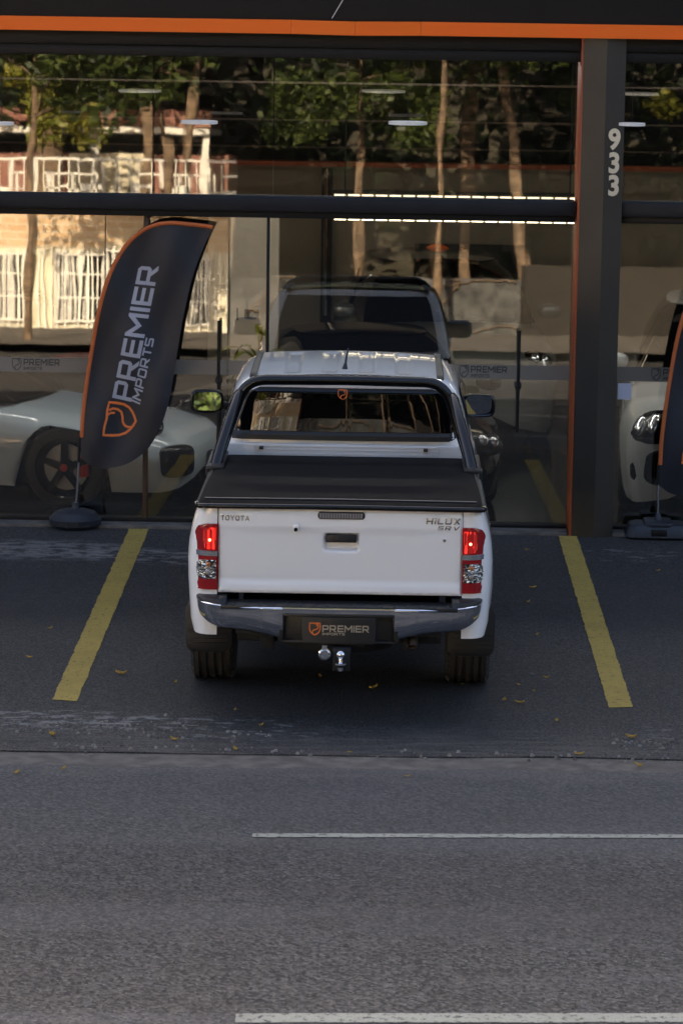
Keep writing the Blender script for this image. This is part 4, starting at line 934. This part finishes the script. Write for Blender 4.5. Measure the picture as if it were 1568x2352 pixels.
# ================================================================== FEATHER FLAGS
def catm(pts,n):
    pts=[Vector(p) for p in pts]; P_=[pts[0]*2-pts[1]]+pts+[pts[-1]*2-pts[-2]]; out=[]
    for i in range(n+1):
        s=i/n*(len(pts)-1); k=min(int(s),len(pts)-2); t=s-k; a,b,c,d=P_[k:k+4]
        out.append(.5*((2*b)+(c-a)*t+(2*a-5*b+4*c-d)*t*t+(3*b-a-3*c+d)*t**3))
    return out
EL_=[(184,1003),(187,950),(193,895),(200,845),(208,797),(217,745),(229,690),(244,640),(263,597),(287,560),(318,531),(352,513),(392,507),(440,511),(489,517)]
ER_=[(188,1052),(212,1069),(250,1075),(298,1062),(338,1033),(360,998),(378,957),(391,910),(400,858),(408,807),(417,752),(427,702),(439,650),(455,600),(489,518)]
FY=-.06
def flag(dx,dy,lab,basepx,kind):
    base=onZ(basepx[0],basepx[1],0); base=Vector((base.x,.035,0)); y0=.035
    t=thing('feather_flag',lab,'flag',(base.x,base.y,0),group='feather flags in front of the showroom')
    def wav(x,z): return .012*math.sin(9*x+5*z)+.010*math.sin(17*x-7*z+1)+.007*math.sin(4*z+12*x)
    def W(px,py,off=0):
        p=onY(px+dx,py+dy,y0); x,z=p.x-base.x,p.z; return (x,wav(x,z)-off,z)
    A=catm(EL_,60); Bq=catm(ER_,60)
    rows=[[W(*(a.lerp(b,(k/24)))) for k in range(25)] for a,b in zip(A,Bq)]
    rows.insert(0,[W(184+4*k/24,1004+46*k/24) for k in range(25)])
    sail=MB().grid(rows).build('sail','fabric',t,smooth=True,auto=89)
    inn=[]
    for i,a in enumerate(A):
        tv=(A[min(i+1,60)]-A[max(i-1,0)]).normalized(); q=Vector((-tv.y,tv.x)); w_=9.5 if i<52 else 9.5
        inn.append(a+q*w_)
    pts=[]
    for i,(a,b) in enumerate(zip(A,inn)):
        pts.append([Vector(W(*a))+Vector((0,.006,0)),Vector(W(*a.lerp(b,.1)))+Vector((0,-.012,0)),Vector(W(*a.lerp(b,.5)))+Vector((0,-.018,0)),Vector(W(*a.lerp(b,.92)))+Vector((0,-.010,0)),Vector(W(*b))+Vector((0,.003,0))])
    MB().grid(pts).build('pole_sleeve','orangef',t,smooth=True,auto=89)
    def quad(c00,c10,c11,c01): # u along baseline, v up
        def f(u,v,d):
            x=lerp(lerp(c00[0],c10[0],u),lerp(c01[0],c11[0],u),v); y=lerp(lerp(c00[1],c10[1],u),lerp(c01[1],c11[1],u),v)
            return W(x,y,.004+.002*d)
        return f
    def densify(mb):
        me=bpy.data.meshes.new('x'); 
        return mb
    word(MB(),'PREMIER',quad((302,923),(366,610),(320,607),(258,913)),0,1,.14).build('lettering','letter',sail)
    word(MB(),'IMPORTS',quad((322,929),(355,778),(336,775),(302,921)),0,1,.18).build('lettering','letter',sail)
    # shield turned a quarter: its top edge faces the pole
    shield(MB(),quad((309,1003),(318,932),(250,920),(236,1001)),0,1,.075).build('shield_mark','orangel',sail)
    # pole
    tp=W(184,1003); MB().tube([(0,0,.12),(tp[0]*.5+.002,tp[1]*.5,tp[2]*.5),(tp[0]+.004,tp[1]+.012,tp[2])],.0085,10).build('pole','brightchrome',t,smooth=True)
    MB().tube([(tp[0]*.72,tp[1]*.7+.004,tp[2]*.72),(tp[0]*.86,tp[1]*.85+.004,tp[2]*.86),(tp[0]+.006,tp[1]+.01,tp[2]+.02)],.0125,10).build('pole_joint','blackframe',t,smooth=True)
    if kind=='round':
        MB().lathe([(0,.0),(0,.17),(.03,.20),(.075,.207),(.085,.195),(.125,.16),(.145,.09),(.15,.03),(.20,.02),(.20,0)],(0,0,0),'z',14).build('base','rubber',t,smooth=True,auto=25)
    else:
        mb=MB().prism([[(-.26,-.10),(-.20,-.17),(.20,-.17),(.26,-.10),(.26,.10),(.20,.17),(-.20,.17),(-.26,.10)]],lambda u,v,d:(u*(1-.14*d),v*(1-.2*d),.015+.10*d),0,1)
        mb.prism([[(-.11,-.12),(-.08,-.15),(.08,-.15),(.11,-.12),(.11,.12),(.08,.15),(-.08,.15),(-.11,.12)]],lambda u,v,d:(u,v,.10+.035*d),0,1).lathe([(.13,.03),(.19,.02),(.19,0)],(0,0,0),'z',12)
        b_=mb.build('base','rubber',t,bevel=.012); MB().box(-.06,.06,-.172,-.15,.035,.085).build('grip','blackframe',b_,bevel=.005)
    return t
MT['rubber']=mat('navy_black_rubber_base',(.016,.019,.026),.5,bump=(18,.3,.004))
flag(0,0,'black feather flag with orange sleeve on a round base, left of the pickup',(178,1203),'round')
flag(1326,64,'black feather flag cut by the right picture edge on an angular base',(1503,1222),'square')
# ================================================================== ACROSS THE STREET (seen mirrored in the glass)
WY=-27.6
hs=thing('garden_house_front','cream and brick street wall with white grilles and sunlit patterned fence across the road','wall',(0,WY,0))
MB().box(-30,-2.5,-.3,0,0,1.42).build('plaster_wall','cream',hs)
MB().box(-30,-2.5,-.3,.01,1.423,2.0).build('brick_course','brick',hs)
MB().box(-30,-2.46,-.34,.06,2.003,2.10).build('coping','cream',hs)
for k,(x0,x1) in enumerate(((-6.4,-5.75),(-5.35,-4.1),(-3.75,-2.85),(-8.4,-7.0),(-10.6,-9.0))):
    wn=MB().box(x0,x1,.003,.03,.25,1.30).build('window','tint',hs)
    mb=MB(); n=int((x1-x0)/.10)
    for j in range(n+1): x=lerp(x0,x1,j/n); mb.box(x-.012,x+.012,.06,.085,.22,1.34)
    for z in (.24,.62,1.0,1.32): mb.box(x0-.02,x1+.02,.05,.075,z-.015,z+.015)
    mb.build('grille','whitemetal',wn)
mb=MB()
x=-12
while x<-2.5:
    mb.box(x,x+.035,.03,.06,.02,1.40); x+=.115
mb.build('bar_gate','whitemetal',hs)
mb=MB()
x=-12; r=random.Random(5)
while x<-2.55:
    mb.box(x,x+.03,-.12,-.09,2.10,2.86)
    if r.random()<.75: mb.box(x,x+.20,-.12,-.09,2.25+r.random()*.2,2.30+r.random()*.2)
    if r.random()<.75: mb.box(x+.02,x+.20,-.125,-.09,2.6,2.635)
    if r.random()<.6: mb.box(x+.08,x+.11,-.128,-.09,2.3,2.64)
    x+=.19
mb.box(-12,-2.5,-.13,-.085,2.83,2.87).box(-12,-2.5,-.13,-.085,2.16,2.19)
mb.build('patterned_fence','whitemetal',hs)
bk=thing('back_house','low house with red wall panels and white eave behind the patterned fence','house',(0,WY-3,0))
MB().box(-30,-5.4,-3,0,0,2.95).build('wall','redwall',bk); MB().box(-5.4,-4.0,-2,0.2,0,2.95).build('white_wall','cream',bk); MB().box(-4,-2.7,-2,0,0,2.95).build('wall','redwall',bk)
MB().box(-30,-3.0,-3.2,.5,3.30,3.40).build('eave','whitemetal',bk); MB().box(-30,-3.0,-3.1,.4,3.42,3.7).build('roof','redwall',bk)
for x in (-9,-6.9,-5.0,-3.1): MB().box(x,x+.1,.3,.4,0,3.3).build('post','whitemetal',bk)
gw=thing('garden_wall','low whitewashed wall with dark curling vines across the road','wall',(0,WY,0))
MB().box(-2.44,2.27,-.25,0,0,1.02).build('wall_panel','whitewall',gw)
mb=MB(); r=random.Random(9)
for k in range(20):
    x=-2.2+k*.19+r.uniform(-.2,.2); z=r.uniform(.1,.9); a=r.uniform(0,6.28); pts=[]
    for j in range(14):
        pts.append((min(x,2.2),.03+.008*(k%3),max(.04,min(1.0,z)))); a+=r.uniform(-.7,.8); x+=.11*math.cos(a); z+=.08*math.sin(a)
    mb.tube(pts,.012,5)
mb.build('vine','bark',gw)
MT['brownwall']=mat('brown_board_wall',(.018,.014,.010),.85,noise=(5,(.011,.009,.007)))
MB().box(2.28,30,-.25,0,0,1.25).build('board_panel','brownwall',gw)
# utility barrier strip: low concrete kerb wall in the sun
def clump_leaves(centres,n,size,rnd,flat=.5):
    vs=[];fs=[]
    for _ in range(n):
        c,rad=rnd.choice(centres); 
        while True:
            p=Vector((rnd.uniform(-1,1),rnd.uniform(-1,1),rnd.uniform(-1,1)))
            if p.length<1: break
        p=p*(.55+.45*p.length); q=Vector(c)+Vector((p.x*rad,p.y*rad,p.z*rad*.75))
        nrm=Vector((rnd.gauss(0,1),rnd.gauss(0,1),rnd.gauss(0,1)+.6)).normalized(); u=nrm.orthogonal().normalized(); v=nrm.cross(u)
        an=rnd.uniform(0,6.28); u,v=u*math.cos(an)+v*math.sin(an),v*math.cos(an)-u*math.sin(an)
        s=size*rnd.uniform(.6,1.3); o=len(vs)
        vs+=[tuple(q-u*s),tuple(q+v*s*.5),tuple(q+u*s),tuple(q-v*s*.5)]; fs.append((o,o+1,o+2,o+3))
    return vs,fs
def tree(loc,h,lean,crown_r,zc,seed,lab,leaf='leafa',n=6000,size=.08,tr=.16,hang=0,name='tree'):
    rnd=random.Random(seed); t=thing(name,lab,'tree',loc,group='trees across the street')
    top=Vector((lean[0],lean[1],h)); mid=Vector((lean[0]*.35+rnd.uniform(-.1,.1),lean[1]*.35,h*.5))
    pts=catm([(0,0),(1,1)],2) if 0 else [Vector((0,0,0)).lerp(mid,k/5) for k in range(5)]+[mid.lerp(top,k/5) for k in range(6)]
    pts=[p+Vector((rnd.uniform(-.04,.04),rnd.uniform(-.04,.04),0)) if k else p for k,p in enumerate(pts)]
    mb=MB().tube(pts,[tr*(1.25-.95*k/10) for k in range(11)],10); cen=[]
    for k in range(12):
        a=rnd.uniform(0,6.28); el=rnd.uniform(-.1,.9); L_=crown_r*rnd.uniform(.45,1); s=pts[6+k%5]
        e=s+Vector((math.cos(a)*L_*math.cos(el),math.sin(a)*L_*math.cos(el),L_*math.sin(el))); m_=s.lerp(e,.5)+Vector((0,0,.15*L_))
        mb.tube([s,m_,e],[tr*.35,tr*.22,tr*.06],6); cen.append((e,crown_r*rnd.uniform(.22,.42))); cen.append((m_,crown_r*.25))
    mb.build('trunk','bark',t,smooth=True)
    for k in range(hang): 
        a=rnd.uniform(0,6.28); cen.append((Vector((lean[0]+math.cos(a)*crown_r*.6,lean[1]+math.sin(a)*crown_r*.5,zc-rnd.uniform(.2,1.2))),rnd.uniform(.25,.5)))
    vs,fs=clump_leaves(cen,n,size,rnd); MB().add(vs,fs).build('crown',leaf,t)
    return t
t1=tree((-5.65,WY-1.2,0),7.5,(.3,-.2),3.6,5,21,'ivy covered tree left of the red house wall','leafa',6000,.11,.26)
vs,fs=clump_leaves([((-.0+.1*math.sin(z*3),0.05,z),.36+.1*math.sin(z*5)) for z in np.arange(3.2,6,.22)]+[((.45,.1,3.6),.45),((.7,.1,3.3),.4),((-.5,.1,4.2),.3)],2600,.075,random.Random(4)); MB().add(vs,fs).build('ivy','leafy',t1)
tree((-3.5,WY-1.3,0),7,(.5,-.6),3,5,22,'twin stemmed tree behind the patterned fence','leafb',5000,.11,.10)
tree((-3.9,WY-1.5,0),8,(-.4,-.6),3,5,29,'slim tree standing left of the twin stemmed tree','leafb',4000,.11,.11)
tree((.80,WY+1.0,0),8.5,(.12,-.8),3.0,6,23,'slender street tree with a straight sunlit trunk','leafa',8000,.075,.06,hang=0)
tree((-.45,WY-.5,0),7,(-.1,-.3),2.1,4.4,24,'weeping tree with hanging sprays over the low wall','leafa',9000,.065,.055,hang=34)
tree((2.45,WY-.6,0),8,(-1.3,-.6),3.4,6,25,'leaning pale trunk tree behind the whitewashed wall','leafb',8000,.075,.085,hang=3)
tree((3.35,WY+.8,0),8,(-.5,-.8),3.2,6,26,'crooked street tree beside the wall gate','leafa',8000,.075,.07)
tree((5.1,WY-.8,0),7.5,(1.2,-.5),3.2,5,27,'bright green tree at the far right of the low wall','leafy',6000,.10,.12,hang=6)
tree((1.4,WY-2.6,0),8,(.3,-.5),3.4,5,28,'dense dark tree behind the slender street tree','leafb',9000,.08,.09,hang=8)
for i,(x,lab) in enumerate(((-9.5,'broad tree left of the ivy covered tree'),(8.5,'broad tree right of the bright green tree'),(-13,'leftmost broad tree across the street'),(12.5,'rightmost broad tree across the street'))):
    tree((x,WY-2,0),9,(0,-.5),4.2,5,40+i,lab,'leafb',5000,.16,.2)
tree((-5.4,-23.7,.12),5.6,(.2,.1),1.5,4,61,'small tree added to dapple the far wall, left of its twin','leafa',2600,.085,.06)  # both small trees added so their crowns dapple the sun on the wall
tree((-3.3,-23.9,.12),5.8,(-.3,.0),1.4,4,62,'small tree added to dapple the far wall, right of its twin','leafa',2200,.085,.055)
# far-off wood and hill
rnd=random.Random(77); cen=[((rnd.uniform(-26,26),rnd.uniform(-41,-33),rnd.uniform(.5,13)),rnd.uniform(1.2,2.4)) for _ in range(420)]
vs,fs=clump_leaves(cen,42000,.22,rnd); tag(MB().add(vs,fs).build('treeline','leafc'),'dark mass of woodland foliage behind the opposite houses','woodland',kind='stuff')
rows=[[(x,y,z+1.2*math.sin(x*.13+y)) for x in range(-80,81,8)] for y,z in ((-36,-1),(-42,5),(-50,10),(-70,15),(-110,17))]
tag(MB().grid(rows).build('hill','soil',smooth=True),kind='structure')
